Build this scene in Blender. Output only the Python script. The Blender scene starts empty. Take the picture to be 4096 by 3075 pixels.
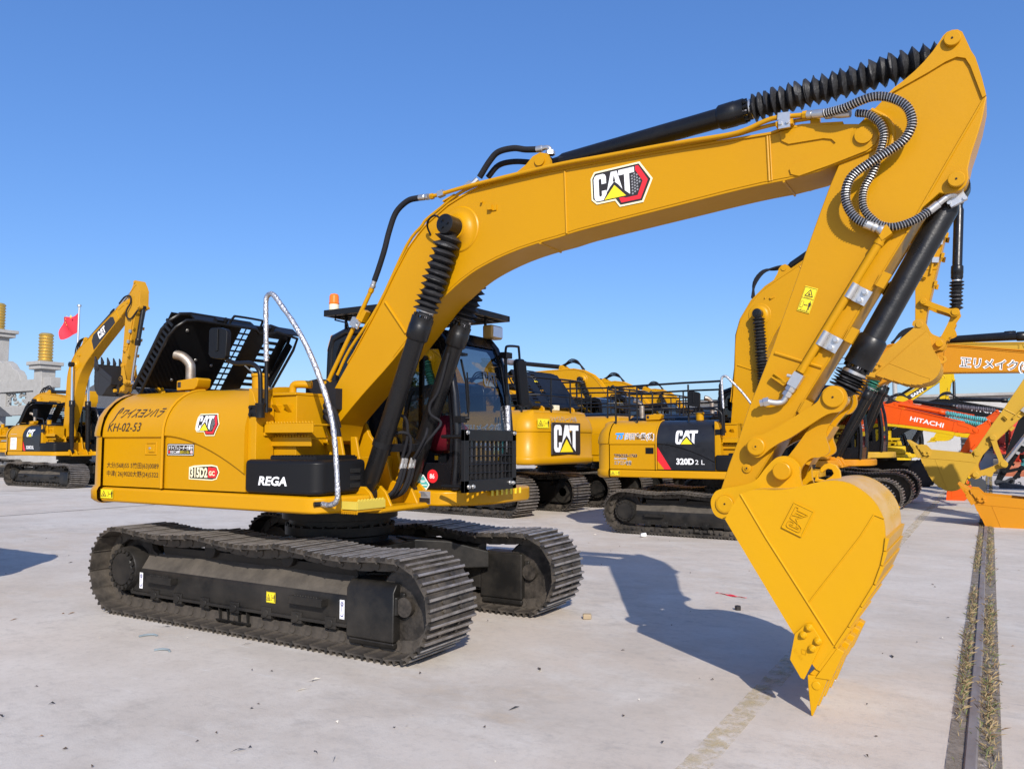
import bpy, bmesh, math, random
from mathutils import Vector, Matrix
random.seed(7)
C = bpy.context.scene.collection
R = math.radians
# ---------------------------------------------------------------- camera, sky, sun, exposure
# World axes: X = the way the parked machines point, Y = away across the yard, Z = up.
sc = bpy.context.scene
cd = bpy.data.cameras.new('camera'); cam = bpy.data.objects.new('camera', cd); C.objects.link(cam)
cam.location = (5.45, -5.927, 1.65)
cam.rotation_euler = (R(90 + 4.16), 0, R(31.043))
cd.sensor_width = 36; cd.lens = 27.89; cd.clip_start = .05; cd.clip_end = 5000
sc.camera = cam
SUN_EL, SUN_AZ = R(31.0), R(-50.5)                    # azimuth from +X
w = bpy.data.worlds.new('World'); sc.world = w; w.use_nodes = True
nt = w.node_tree; bg = nt.nodes['Background']
sky = nt.nodes.new('ShaderNodeTexSky'); sky.sky_type = 'NISHITA'; sky.sun_disc = False
sky.sun_elevation = SUN_EL; sky.sun_rotation = R(90) - SUN_AZ
sky.air_density = 1.0; sky.dust_density = 1.2; sky.ozone_density = 8.5; sky.altitude = 0
ga = nt.nodes.new('ShaderNodeGamma'); ga.inputs[1].default_value = .7; hs = nt.nodes.new('ShaderNodeHueSaturation'); hs.inputs['Saturation'].default_value = 1.22; hs.inputs['Hue'].default_value = .513; hs.inputs['Value'].default_value = 1.8
nt.links.new(sky.outputs[0], ga.inputs[0]); nt.links.new(ga.outputs[0], hs.inputs['Color']); nt.links.new(hs.outputs[0], bg.inputs[0]); bg.inputs[1].default_value = .14
ld = bpy.data.lights.new('sun', 'SUN'); ld.energy = 4.8; ld.angle = R(.55); ld.color = (1, .94, .86)
so = bpy.data.objects.new('sun', ld); C.objects.link(so)
tosun = Vector((math.cos(SUN_EL)*math.cos(SUN_AZ), math.cos(SUN_EL)*math.sin(SUN_AZ), math.sin(SUN_EL)))
so.rotation_euler = tosun.to_track_quat('Z', 'Y').to_euler(); so.location = tosun*60
vs = sc.view_settings; vs.view_transform = 'Standard'; vs.look = 'None'; vs.exposure = .16; vs.gamma = 1
try: sc.display_settings.display_device = 'sRGB'
except Exception: pass
sc.cycles.max_bounces = 6; sc.cycles.transparent_max_bounces = 12
# ---------------------------------------------------------------- materials
MATS = {}
def mat(name, rgb, rough=.5, metal=0., var=.0, vscale=3., dark=(.5,.45,.4), bump=0., bscale=40., spec=.5, coat=0., wear=0., wearcol=(.2,.15,.1), wscale=5., stretch=None):
    if name in MATS: return MATS[name]
    m = bpy.data.materials.new(name); m.use_nodes = True; MATS[name] = m
    t = m.node_tree; N = t.nodes; L = t.links; p = N['Principled BSDF']
    p.inputs['Base Color'].default_value = (*rgb, 1); p.inputs['Roughness'].default_value = rough
    p.inputs['Metallic'].default_value = metal; p.inputs['Specular IOR Level'].default_value = spec
    p.inputs['Coat Weight'].default_value = coat; p.inputs['Coat Roughness'].default_value = .12
    tc = N.new('ShaderNodeTexCoord'); co = tc.outputs['Object']
    if stretch:
        mp = N.new('ShaderNodeMapping'); mp.inputs['Scale'].default_value = stretch; L.new(co, mp.inputs[0]); co = mp.outputs[0]
    col = None
    if var > 0:
        n = N.new('ShaderNodeTexNoise'); n.inputs['Scale'].default_value = vscale; n.inputs['Detail'].default_value = 6; n.inputs['Roughness'].default_value = .65
        L.new(co, n.inputs[0])
        mr = N.new('ShaderNodeMapRange'); mr.inputs[1].default_value = .38; mr.inputs[2].default_value = .72; mr.inputs[3].default_value = 0; mr.inputs[4].default_value = var
        L.new(n.outputs[0], mr.inputs[0])
        mx = N.new('ShaderNodeMix'); mx.data_type = 'RGBA'; mx.inputs[6].default_value = (*rgb, 1)
        mx.inputs[7].default_value = (rgb[0]*dark[0], rgb[1]*dark[1], rgb[2]*dark[2], 1) if max(dark) <= 1 else (*[d-1 for d in dark], 1)
        L.new(mr.outputs[0], mx.inputs[0]); col = mx.outputs[2]
        rr = N.new('ShaderNodeMapRange'); rr.inputs[1].default_value = .3; rr.inputs[2].default_value = .75; rr.inputs[3].default_value = max(0, rough-.08); rr.inputs[4].default_value = min(1, rough+.14)
        L.new(n.outputs[0], rr.inputs[0]); L.new(rr.outputs[0], p.inputs['Roughness'])
    if wear > 0:
        n2 = N.new('ShaderNodeTexNoise'); n2.inputs['Scale'].default_value = wscale; n2.inputs['Detail'].default_value = 10; n2.inputs['Roughness'].default_value = .75
        L.new(co, n2.inputs[0])
        m2 = N.new('ShaderNodeMapRange'); m2.inputs[1].default_value = .72-wear*.3; m2.inputs[2].default_value = .76-wear*.2
        L.new(n2.outputs[0], m2.inputs[0])
        mx2 = N.new('ShaderNodeMix'); mx2.data_type = 'RGBA'; mx2.inputs[6].default_value = (*rgb, 1); mx2.inputs[7].default_value = (*wearcol, 1)
        if col: L.new(col, mx2.inputs[6])
        L.new(m2.outputs[0], mx2.inputs[0]); col = mx2.outputs[2]
    if col: L.new(col, p.inputs['Base Color'])
    if bump > 0:
        nb = N.new('ShaderNodeTexNoise'); nb.inputs['Scale'].default_value = bscale; nb.inputs['Detail'].default_value = 4; L.new(co, nb.inputs[0])
        b = N.new('ShaderNodeBump'); b.inputs['Strength'].default_value = bump; b.inputs['Distance'].default_value = .02
        L.new(nb.outputs[0], b.inputs['Height']); L.new(b.outputs[0], p.inputs['Normal'])
    return m
YEL = mat('yellow_paint', (.505,.245,.0015), .36, var=.3, vscale=1.3, dark=(.84,.80,1), bump=.05, bscale=22, wear=.02, wearcol=(.5,.27,.03), wscale=14, spec=.26)
YELB = mat('yellow_bucket_paint', (.565,.29,.002), .36, var=.2, vscale=2.5, dark=(.88,.8,.9), bump=.07, bscale=18, spec=.26)
YELW = mat('worn_yellow_paint', (.50,.25,.012), .5, var=.3, vscale=2, dark=(.7,.6,.5), wear=.22, wearcol=(.16,.09,.04), wscale=4, bump=.05, spec=.26)
YELK = mat('khaki_yellow_paint', (.50,.30,.03), .45, var=.2, vscale=2, dark=(.8,.75,.7), bump=.04, spec=.26)
YELO = mat('amber_paint', (.52,.21,.006), .42, var=.2, vscale=2, dark=(.8,.7,.6), bump=.04, spec=.26)
YELP = mat('bright_yellow_paint', (.62,.40,.006), .4, var=.15, vscale=2, bump=.04, spec=.26)
ORG = mat('orange_paint', (.72,.085,.006), .4, var=.2, vscale=2, dark=(.8,.7,.6), bump=.04, spec=.26)
ORGD = mat('deep_orange_paint', (.62,.075,.008), .45, var=.2, vscale=2, bump=.04, spec=.26)
TEAL = mat('teal_paint', (.07,.5,.48), .4, var=.2, vscale=2)
REDM = mat('red_machine_paint', (.6,.05,.025), .45, var=.3, vscale=3, wear=.15, wearcol=(.2,.12,.08))
RUST = mat('rusty_bucket', (.42,.13,.06), .6, var=.5, vscale=4, wear=.2)
BLK = mat('black_satin_paint', (.009,.009,.010), .36, var=.12, vscale=5, dark=(2.5,2.4,2.3) if 0 else (.6,.6,.6), bump=.03, spec=.28)
BLKP = mat('black_plastic', (.008,.008,.009), .42, bump=.03, bscale=60, spec=.22)
BLKC = mat('black_cylinder_paint', (.008,.008,.009), .30, var=.25, vscale=9, dark=(1.018,1.016,1.014), bump=.05, bscale=60, spec=.35)
CABB = mat('cab_black_gloss', (.007,.007,.009), .22, spec=.4, var=.1, vscale=4)
HOSE = mat('black_hose_sleeve', (.013,.013,.016), .75, bump=.3, bscale=160, spec=.25)
RUBB = mat('bellows_fabric', (.017,.017,.019), .55, bump=.35, bscale=45, spec=.5)
GRNB = mat('green_bellows', (.03,.16,.11), .6, bump=.3, bscale=45)
TURB = mat('turquoise_bellows', (.08,.33,.35), .6, bump=.3, bscale=45)
GRYB = mat('grey_bellows', (.13,.12,.14), .7, bump=.4, bscale=45)
STEEL = mat('bright_steel', (.62,.61,.59), .38, .85, bump=.05)
CHROME = mat('chrome_rod', (.72,.72,.74), .12, 1.)
FOIL = mat('crinkled_foil', (.66,.66,.68), .36, .85, bump=.7, bscale=48, var=.8, vscale=38, dark=(.35,.35,.36))
TRK = mat('track_steel', (.026,.023,.020), .55, .2, var=.95, vscale=3.5, dark=(1.13,1.108,1.085), bump=.15, bscale=30)
TRKW = mat('worn_grouser_steel', (.34,.31,.28), .4, .5, var=.9, vscale=9, dark=(.3,.28,.26), bump=.1)
TRKF = mat('track_frame_black', (.010,.0095,.009), .42, bump=.05, bscale=30, spec=.25, var=.75, vscale=2.2, dark=(1.045,1.039,1.032))
DUST = mat('dusty_track_frame', (.095,.08,.063), .8, var=.9, vscale=4, dark=(.35,.35,.36), bump=.1, stretch=(1,1,1))
GRSE = mat('greasy_steel', (.022,.019,.016), .45, .2, var=.8, vscale=12, dark=(1.09,1.075,1.06), bump=.15)
EXH = mat('exhaust_steel', (.42,.38,.33), .5, .75, var=.8, vscale=14, dark=(.45,.3,.2), bump=.1)
SHELL = mat('scuffs_and_sky_sheen_shell', (.56,.30,.012), .34, var=.85, vscale=3.2, dark=(1.62,1.46,1.30), spec=.5, stretch=(1,.5,1), bump=.06)  # pale patches: scuffs, plus the sky's glossy reflection painted into the colour
WHT = mat('white_vinyl', (.82,.82,.82), .4)
INK = mat('black_vinyl', (.025,.02,.018), .45)
REDV = mat('red_vinyl', (.72,.022,.03), .4)
YELV = mat('yellow_vinyl', (.85,.66,.02), .4)
CREAM = mat('cream_vinyl', (.85,.78,.5), .4)
BLUV = mat('blue_vinyl', (.05,.22,.6), .4)
LBLU = mat('pale_blue_vinyl', (.35,.5,.75), .4)
TEALV = mat('teal_vinyl', (.1,.45,.42), .4)
GREYV = mat('grey_vinyl', (.25,.25,.26), .5)
AMBER = mat('amber_lens', (.8,.17,.01), .15, spec=.6)
IVORY = mat('ivory_plastic', (.72,.66,.48), .5)
LENS = mat('lamp_lens', (.75,.75,.78), .08, .3)
MIRR = mat('mirror_glass', (.7,.75,.8), .03, 1.)
SEAT = mat('seat_fabric', (.03,.03,.035), .8)
RAGR = mat('red_cloth', (.6,.025,.05), .8, bump=.3, bscale=15)
TYRE = mat('tyre_rubber', (.022,.021,.02), .7, var=.4, vscale=8, bump=.2)
STONE = mat('carved_grey_stone', (.36,.35,.33), .85, var=.5, vscale=3, dark=(.65,.64,.62), bump=.5, bscale=12)
GOLD = mat('gilded_finial', (.72,.5,.14), .35, .7, bump=.5, bscale=30)
TILE = mat('grey_roof_tile', (.085,.09,.10), .75, var=.5, vscale=4, bump=.4, bscale=30)
CONC = mat('wall_concrete', (.40,.39,.37), .85, var=.7, vscale=1.2, dark=(.62,.6,.57), bump=.2, bscale=15)
RENDER = mat('pale_wall_render', (.50,.49,.47), .85, var=.6, vscale=.8, dark=(.7,.69,.67), bump=.1)
FLAGR = mat('flag_cloth', (.72,.03,.05), .7, bump=.1)
BARK = mat('tree_bark', (.09,.065,.045), .9, bump=.5)
LEAF = mat('leaf_green', (.055,.085,.02), .6, var=.9, vscale=2.2, dark=(.5,.6,.5))
def glass_mat(name, tint, refl):
    m = bpy.data.materials.new(name); m.use_nodes = True; t = m.node_tree; N = t.nodes; L = t.links
    N.remove(N['Principled BSDF']); out = N['Material Output']
    a = N.new('ShaderNodeBsdfTransparent'); a.inputs[0].default_value = (*tint, 1)
    g = N.new('ShaderNodeBsdfGlossy'); g.inputs['Roughness'].default_value = .02; g.inputs[0].default_value = (.85,.9,1,1)
    lw = N.new('ShaderNodeLayerWeight'); lw.inputs[0].default_value = .5; pw = N.new('ShaderNodeMath'); pw.operation = 'POWER'; pw.inputs[1].default_value = 4; L.new(lw.outputs['Facing'], pw.inputs[0])
    ad = N.new('ShaderNodeMath'); ad.operation = 'MULTIPLY_ADD'; ad.inputs[1].default_value = 1-refl; ad.inputs[2].default_value = refl; L.new(pw.outputs[0], ad.inputs[0])
    mx = N.new('ShaderNodeMixShader'); L.new(ad.outputs[0], mx.inputs[0]); L.new(a.outputs[0], mx.inputs[1]); L.new(g.outputs[0], mx.inputs[2])
    L.new(mx.outputs[0], out.inputs[0]); return m
GLASS = glass_mat('tinted_cab_glass', (.42,.45,.48), .06)
# ---------------------------------------------------------------- mesh helpers
def V3(*a): return Vector(a)
class MB:
    def __init__(s): s.v = []; s.f = []; s.m = []
    def add(s, vs, fs, mi=0):
        o = len(s.v); s.v += [tuple(p) for p in vs]
        for f in fs: s.f.append(tuple(i+o for i in f)); s.m.append(mi)
        return s
    def box(s, x0,x1,y0,y1,z0,z1, mi=0):
        vs = [(x,y,z) for x in (x0,x1) for y in (y0,y1) for z in (z0,z1)]
        return s.add(vs, [(0,1,3,2),(4,6,7,5),(0,4,5,1),(2,3,7,6),(0,2,6,4),(1,5,7,3)], mi)
    def obox(s, c, ax, ay, az, mi=0):
        c, ax, ay, az = Vector(c), Vector(ax), Vector(ay), Vector(az)
        vs = [c+ax*i+ay*j+az*k for i in (-1,1) for j in (-1,1) for k in (-1,1)]
        return s.add(vs, [(0,1,3,2),(4,6,7,5),(0,4,5,1),(2,3,7,6),(0,2,6,4),(1,5,7,3)], mi)
    def prism(s, poly, v0, v1, mi=0):            # profile (u,w), extruded along y
        n = len(poly)
        vs = [(u,v0,q) for u,q in poly]+[(u,v1,q) for u,q in poly]
        return s.add(vs, [tuple(range(n)), tuple(range(2*n-1,n-1,-1))]+[(i,(i+1)%n,n+(i+1)%n,n+i) for i in range(n)], mi)
    def prismz(s, poly, z0, z1, mi=0):           # plan (x,y), extruded along z
        n = len(poly)
        vs = [(a,b,z0) for a,b in poly]+[(a,b,z1) for a,b in poly]
        return s.add(vs, [tuple(range(n)), tuple(range(2*n-1,n-1,-1))]+[(i,(i+1)%n,n+(i+1)%n,n+i) for i in range(n)], mi)
    def prismx(s, poly, x0, x1, mi=0):           # section (y,z), extruded along x
        n = len(poly)
        vs = [(x0,a,b) for a,b in poly]+[(x1,a,b) for a,b in poly]
        return s.add(vs, [tuple(range(n)), tuple(range(2*n-1,n-1,-1))]+[(i,(i+1)%n,n+(i+1)%n,n+i) for i in range(n)], mi)
    def ring(s, out, inn, v0, v1, mi=0):         # frame between two (u,w) loops of equal length
        n = len(out); vs = []
        for lp, v in ((out,v0),(inn,v0),(out,v1),(inn,v1)): vs += [(u,v,q) for u,q in lp]
        fs = []
        for i in range(n):
            j = (i+1)%n
            fs += [(i,j,n+j,n+i),(2*n+i,3*n+i,3*n+j,2*n+j),(i,2*n+i,2*n+j,j),(n+i,n+j,3*n+j,3*n+i)]
        return s.add(vs, fs, mi)
    def loft(s, rows, closed=False, cap=False, mi=0):
        n = len(rows[0]); vs = [p for r in rows for p in r]; fs = []
        for a in range(len(rows)-1):
            for i in range(n if closed else n-1):
                j = (i+1)%n; fs.append((a*n+i, a*n+j, (a+1)*n+j, (a+1)*n+i))
        if cap: fs += [tuple(range(n-1,-1,-1)), tuple(range((len(rows)-1)*n, len(rows)*n))]
        return s.add(vs, fs, mi)
    def tube(s, path, r, n=10, mi=0, rs=None):
        P = [Vector(p) for p in path]; rows = []; up = None
        for i, p in enumerate(P):
            d = (P[min(i+1,len(P)-1)]-P[max(i-1,0)]).normalized()
            if up is None:
                up = Vector((0,0,1)) if abs(d.z) < .9 else Vector((1,0,0))
            a = (up-d*up.dot(d)).normalized(); up = a; b = d.cross(a); rr = rs[i] if rs else r
            rows.append([p+(a*math.cos(2*math.pi*k/n)+b*math.sin(2*math.pi*k/n))*rr for k in range(n)])
        return s.loft(rows, True, True, mi)
    def rod(s, p0, p1, r, n=14, mi=0): return s.tube([p0,p1], r, n, mi)
    def lathe(s, p0, p1, prof, n=20, mi=0, jit=0., ab=1., rnd=random):   # prof = [(distance along, radius)]
        p0, p1 = Vector(p0), Vector(p1); d = (p1-p0).normalized()
        a = (Vector((0,1,0)) if abs(d.y) < .9 else Vector((1,0,0))); a = (a-d*a.dot(d)).normalized(); b = d.cross(a); rows = []
        for t, r in prof:
            off = (a*rnd.uniform(-1,1)+b*rnd.uniform(-1,1))*jit*.5 if jit else Vector()
            tl = rnd.uniform(-1,1)*jit
            rows.append([p0+d*(t+math.cos(2*math.pi*k/n+tl*40)*tl*.6)+off+(a*math.cos(2*math.pi*k/n)+b*math.sin(2*math.pi*k/n)*ab)*(r*(1+(rnd.uniform(-jit,jit)*1.3 if jit else 0))) for k in range(n)])
        return s.loft(rows, True, True, mi)
    def face(s, pts, mi=0): return s.add(pts, [tuple(range(len(pts)))], mi)
    def merge(s, o, mi=None):
        k = len(s.v); s.v += o.v; s.f += [tuple(i+k for i in f) for f in o.f]; s.m += [mi if mi is not None else q for q in o.m]; return s
    def xf(s, fn): s.v = [fn(p) for p in s.v]; return s
    def split(s):                                        # separate pieces lying apart
        par = list(range(len(s.v)))
        def fd(i):
            while par[i] != i: par[i] = par[par[i]]; i = par[i]
            return i
        for f in s.f:
            a = fd(f[0])
            for i in f[1:]: par[fd(i)] = a
        isl = {}
        for k, f in enumerate(s.f): isl.setdefault(fd(f[0]), []).append(k)
        bx = []
        for ks in isl.values():
            P = [s.v[i] for k in ks for i in s.f[k]]; bx.append(([min(q[a] for q in P)-.004 for a in range(3)],[max(q[a] for q in P)+.004 for a in range(3)],ks))
        done = False
        while not done:
            done = True; out = []
            for lo, hi, ks in bx:
                for o in out:
                    if all(lo[a] <= o[1][a] and hi[a] >= o[0][a] for a in range(3)):
                        o[0][:] = [min(lo[a],o[0][a]) for a in range(3)]; o[1][:] = [max(hi[a],o[1][a]) for a in range(3)]; o[2].extend(ks); done = False; break
                else: out.append((lo,hi,list(ks)))
            bx = out
        res = []
        for lo, hi, ks in bx:
            m = MB(); ix = {}
            for k in ks:
                for i in s.f[k]:
                    if i not in ix: ix[i] = len(m.v); m.v.append(s.v[i])
                m.f.append(tuple(ix[i] for i in s.f[k])); m.m.append(s.m[k])
            res.append(m)
        return res
    def each(s, name, mats, parent=None, **k): return [m.build(name, mats, parent, **k) for m in s.split()]
    def build(s, name, mats, parent=None, smooth=40, bevel=0., seg=2, recalc=True, label=None, roll=None):
        me = bpy.data.meshes.new(name); me.from_pydata([tuple(p) for p in s.v], [], s.f)
        if not isinstance(mats, (list,tuple)): mats = [mats]
        for m in mats: me.materials.append(m)
        if any(s.m): me.polygons.foreach_set('material_index', s.m)
        if roll:                                         # wrap a flat decal over the rolled hood
            bm = bmesh.new(); bm.from_mesh(me)
            for k in range(40):
                bmesh.ops.bisect_plane(bm, geom=bm.verts[:]+bm.edges[:]+bm.faces[:], plane_co=(0,0,1.70+k*.0125), plane_no=(0,0,1))
            for q in bm.verts: q.co.y += roll(q.co.z)
            bm.to_mesh(me); bm.free()
        if recalc:
            bm = bmesh.new(); bm.from_mesh(me); bmesh.ops.recalc_face_normals(bm, faces=bm.faces); bm.to_mesh(me); bm.free()
        if smooth:
            me.polygons.foreach_set('use_smooth', [True]*len(me.polygons)); me.set_sharp_from_angle(angle=R(smooth))
        me.update()
        o = bpy.data.objects.new(name, me); C.objects.link(o)
        if parent: o.parent = parent
        if bevel:
            b = o.modifiers.new('bevel', 'BEVEL'); b.width = bevel; b.segments = seg; b.limit_method = 'ANGLE'; b.angle_limit = R(40); b.harden_normals = True
        if label: o['label'] = label
        return o
def tag(o, label, cat, group=None, kind=None):
    o['label'] = label; o['category'] = cat
    if group: o['group'] = group
    if kind: o['kind'] = kind
    return o
def structure(o, label=None):
    o['kind'] = 'structure'
    if label: o['label'] = label
    return o
def empty(name, loc=(0,0,0), rz=0., s=1.):
    o = bpy.data.objects.new(name, None); C.objects.link(o); o.location = loc; o.rotation_euler = (0,0,rz); o.scale = (s,s,s); o.empty_display_size = .2; return o
def sm(pts, k=6):                                       # Catmull-Rom through points
    P = [Vector(p) for p in pts]; out = []
    for i in range(len(P)-1):
        a = P[i-1] if i else P[0]*2-P[1]; b, c = P[i], P[i+1]; d = P[i+2] if i+2 < len(P) else P[-1]*2-P[-2]
        for t in range(k):
            t /= k; out.append(.5*((2*b)+(c-a)*t+(2*a-5*b+4*c-d)*t*t+(3*b-a-3*c+d)*t**3))
    return out+[P[-1]]
def s2(P, k=4): return [(q.x,q.y) for q in sm([Vector((a,b,0)) for a,b in P], k)]
def uw(pts, v): return [(u,v,q) for u,q in pts]
# lettering: outline text to flat faces, set on a surface through a map (x,y) -> point
_TX = {}
def text(s, body, fn, size=.1, sx=1., bold=0., shear=0., mi=0, gap=1.):
    key = (body,bold,gap)
    if key not in _TX:
        c = bpy.data.curves.new('t','FONT'); c.body = body; c.offset = bold; c.resolution_u = 3; c.space_character = gap
        o = bpy.data.objects.new('t',c); C.objects.link(o)
        me = o.evaluated_get(bpy.context.evaluated_depsgraph_get()).to_mesh()
        _TX[key] = ([(p.co.x,p.co.y) for p in me.vertices],[tuple(q.vertices) for q in me.polygons])
        bpy.data.objects.remove(o); bpy.data.curves.remove(c)
    vs, fs = _TX[key]
    s.add([fn((x*sx+y*shear)*size, y*size) for x,y in vs], fs, mi); return s
def textw(body, bold=0., gap=1.):
    text(MB(), body, lambda x,y:(x,y,0), 1, 1, bold, 0, 0, gap); return max(x for x,y in _TX[(body,bold,gap)][0])
def pmap(o, ex, ey):
    o, ex, ey = Vector(o), Vector(ex), Vector(ey)
    return lambda x,y,h=0.: o+ex*x+ey*y+ex.cross(ey)*h
def side(u, w, v, ang=0.):                              # map onto a side face seen from -y
    c, q = math.cos(ang), math.sin(ang); return pmap((u,v,w),(c,0,q),(-q,0,c))
CC = [(0,.15),(0,.85),(.04,.95),(.12,1),(.38,1),(.46,.96),(.5,.87),(.5,.62),(.31,.62),(.31,.80),(.27,.84),(.22,.82),(.2,.78),(.2,.2),(.23,.16),(.28,.16),(.31,.2),(.31,.36),(.5,.36),(.5,.22),(.36,.0),(.12,0),(.04,.05)]
CA = [(.50,.25),(.70,1),(.94,1),(1.13,.27),(.99,.46),(.82,.62),(.64,.44)]
CT = [(1.0,1),(1.62,1),(1.62,.80),(1.42,.80),(1.42,.02),(1.22,.2),(1.22,.80),(1.0,.80)]
CTRI = [(.40,0),(1.26,0),(.82,.48)]
def cat_word(s, fn, k, white=0, tri=1, h=.002, hole=None):
    for P in (CC,CA,CT): s.face([fn(x*k,y*k,h) for x,y in P], white)
    if hole is not None: s.face([fn(x*k,y*k,h*2) for x,y in ((.77,.62),(.87,.62),(.82,.86))], hole)
    if tri is not None: s.face([fn(x*k,y*k,h) for x,y in CTRI], tri)
def grow(poly, d):
    n = len(poly); out = []
    A = sum(poly[i][0]*poly[(i+1)%n][1]-poly[(i+1)%n][0]*poly[i][1] for i in range(n))
    sg = 1 if A > 0 else -1
    for i in range(n):
        a, b, c = Vector(poly[i-1]), Vector(poly[i]), Vector(poly[(i+1)%n])
        e1, e2 = (b-a).normalized(), (c-b).normalized(); n1, n2 = Vector((e1.y,-e1.x))*sg, Vector((e2.y,-e2.x))*sg
        m = (n1+n2).normalized(); out.append(tuple(b+m*(d/max(.4,m.dot(n1)))))
    return out
HEXA = [(-.06,.13),(-.06,.9),(.06,1.08),(1.80,1.08),(2.22,.42),(1.86,-.30),(1.02,-.30),(.84,-.03),(.1,-.03)]
def hex_logo(name, fn, k, parent, lift=.003, roll=None):           # white word, yellow triangle, red bent band on black
    s = MB()
    H = lambda i: (lambda x,y: fn(x*k,y*k,lift*(1+i*.6)))
    s.face([H(0)(x,y) for x,y in grow(HEXA,.07)], 3)
    s.face([H(1)(x,y) for x,y in HEXA], 1)
    s.face([H(2)(x,y) for x,y in [(1.66,1.02),(1.78,1.02),(2.12,.42),(1.81,-.23),(1.06,-.23),(.98,-.04),(1.16,-.04),(1.22,-.08),(1.70,-.08),(1.92,.42),(1.66,.86)]], 2)
    for ix in range(4):                                  # little hexagon mesh in the corner
        for iy in range(7):
            cx, cy = 1.52+ix*.095, .02+iy*.11+(ix%2)*.055
            if cx < 1.85-abs(cy-.42)*.42 and (cx > 1.48): s.face([H(2)(cx+.04*math.cos(a*math.pi/3), cy+.04*math.sin(a*math.pi/3)) for a in range(6)], 5)
    for P in (CC,CA,CT): s.face([H(3)(x,y) for x,y in P], 0)
    s.face([H(4)(x,y) for x,y in ((.77,.62),(.87,.62),(.82,.86))], 1)
    s.face([H(3)(x,y) for x,y in CTRI], 4)
    return s.build(name, [WHT,INK,REDV,CREAM,YELV,GREYV], parent, smooth=0, recalc=False, roll=roll)
def warning(name, fn, wd, hg, parent, stacked=False, words=False):   # yellow plate: triangle pictogram + keep-away man
    s = MB(); F = lambda h: (lambda x,y: fn(x*wd,y*hg,h))
    s.face([F(.003)(x,y) for x,y in ((0,0),(1,0),(1,1),(0,1))], 0)
    b = .02
    for x0,x1,y0,y1 in ((.03,.97,.03,.045),(.03,.97,.955,.97),(.03,.05,.03,.97),(.95,.97,.03,.97)): s.face([F(.005)(x,y) for x,y in ((x0,y0),(x1,y0),(x1,y1),(x0,y1))], 1)
    if stacked: tx = lambda x,y: (.15+x*.7, .62+y*.3); mn = lambda x,y: (.1+x*.8, .1+y*.36)
    else: tx = lambda x,y: (.06+x*.42, .2+y*.65); mn = lambda x,y: (.52+x*.44, .12+y*.75)
    for P,mi,h in ((((0,0),(1,0),(.5,1)),1,.005),(((.16,.1),(.84,.1),(.5,.78)),0,.006),(((.36,.2),(.62,.16),(.7,.3),(.5,.36),(.56,.5),(.44,.52)),1,.007)):
        s.face([F(h)(*tx(x,y)) for x,y in P], mi)
    for P in (((.0,.15),(.28,.15),(.28,.85),(0,.85)),): s.face([F(.005)(*mn(x,y)) for x,y in P],1); s.face([F(.006)(*mn(x,y)) for x,y in ((.04,.19),(.24,.19),(.24,.81),(.04,.81))],0)
    for P in (((.32,.5),(.42,.4),(.42,.47),(.56,.47),(.56,.4),(.66,.5),(.56,.6),(.56,.53),(.42,.53),(.42,.6)),((.7,.42),(.74,.42),(.75,.7),(.78,.7),(.78,0),(.84,0),(.85,.4),(.87,.4),(.88,0),(.94,0),(.94,.7),(.97,.42),(1.0,.42),(.98,.8),(.72,.8)),tuple((.86+.06*math.cos(a),.9+.09*math.sin(a)) for a in [i*math.pi/4 for i in range(8)])):
        s.face([F(.005)(*mn(x,y)) for x,y in P],1)
    if stacked:
        s.face([F(.005)(x,y) for x,y in ((.03,.53),(.97,.53),(.97,.545),(.03,.545))],1)
        for body,y in (('はね飛ばされ',.555),('近づくな',.05)):
            text(s, body, lambda x,yy: F(.005)(.18+x/wd, y+yy/hg), wd*.62/textw(body), mi=1)
    return s.build(name, [YELV,INK], parent, smooth=0, recalc=False)
# ---------------------------------------------------------------- excavator: profiles in metres (u forward, w up), taken in the working pose
F0 = (.12,1.76); SP = (4.827,3.611); BP = (3.891,1.234)
VB = -.315; VN, VF = -.495, -.135                      # boom centre plane and its two side plates
BOOM = [(.02,1.80),(.033,1.842),(.426,2.37),(.5,2.459),(.789,2.863),(.967,3.139),(1.117,3.349),(1.234,3.467),(1.336,3.551),(1.438,3.61),(1.546,3.672),(1.669,3.718),(1.766,3.75),(1.878,3.775),(1.99,3.79),(2.3,3.794),(2.651,3.786),(2.99,3.783),(3.563,3.767),(3.788,3.76),(4.24,3.745),(4.302,3.758),(4.45,3.757),(4.591,3.737),(4.702,3.72),(4.80,3.70),(4.86,3.675),(4.90,3.64),(4.917,3.596),(4.912,3.555),(4.893,3.53),(4.855,3.507),(4.749,3.48),(4.639,3.456),(4.542,3.43),(4.40,3.408),(4.183,3.402),(3.95,3.386),(3.588,3.352),(3.2,3.316),(2.78,3.275),(2.602,3.247),(2.419,3.226),(2.231,3.195),(2.037,3.147),(1.837,3.078),(1.687,3.003),(1.548,2.913),(1.406,2.809),(.967,2.384),(.597,2.073),(.311,1.816),(.25,1.66),(.13,1.63),(.04,1.69)]
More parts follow.
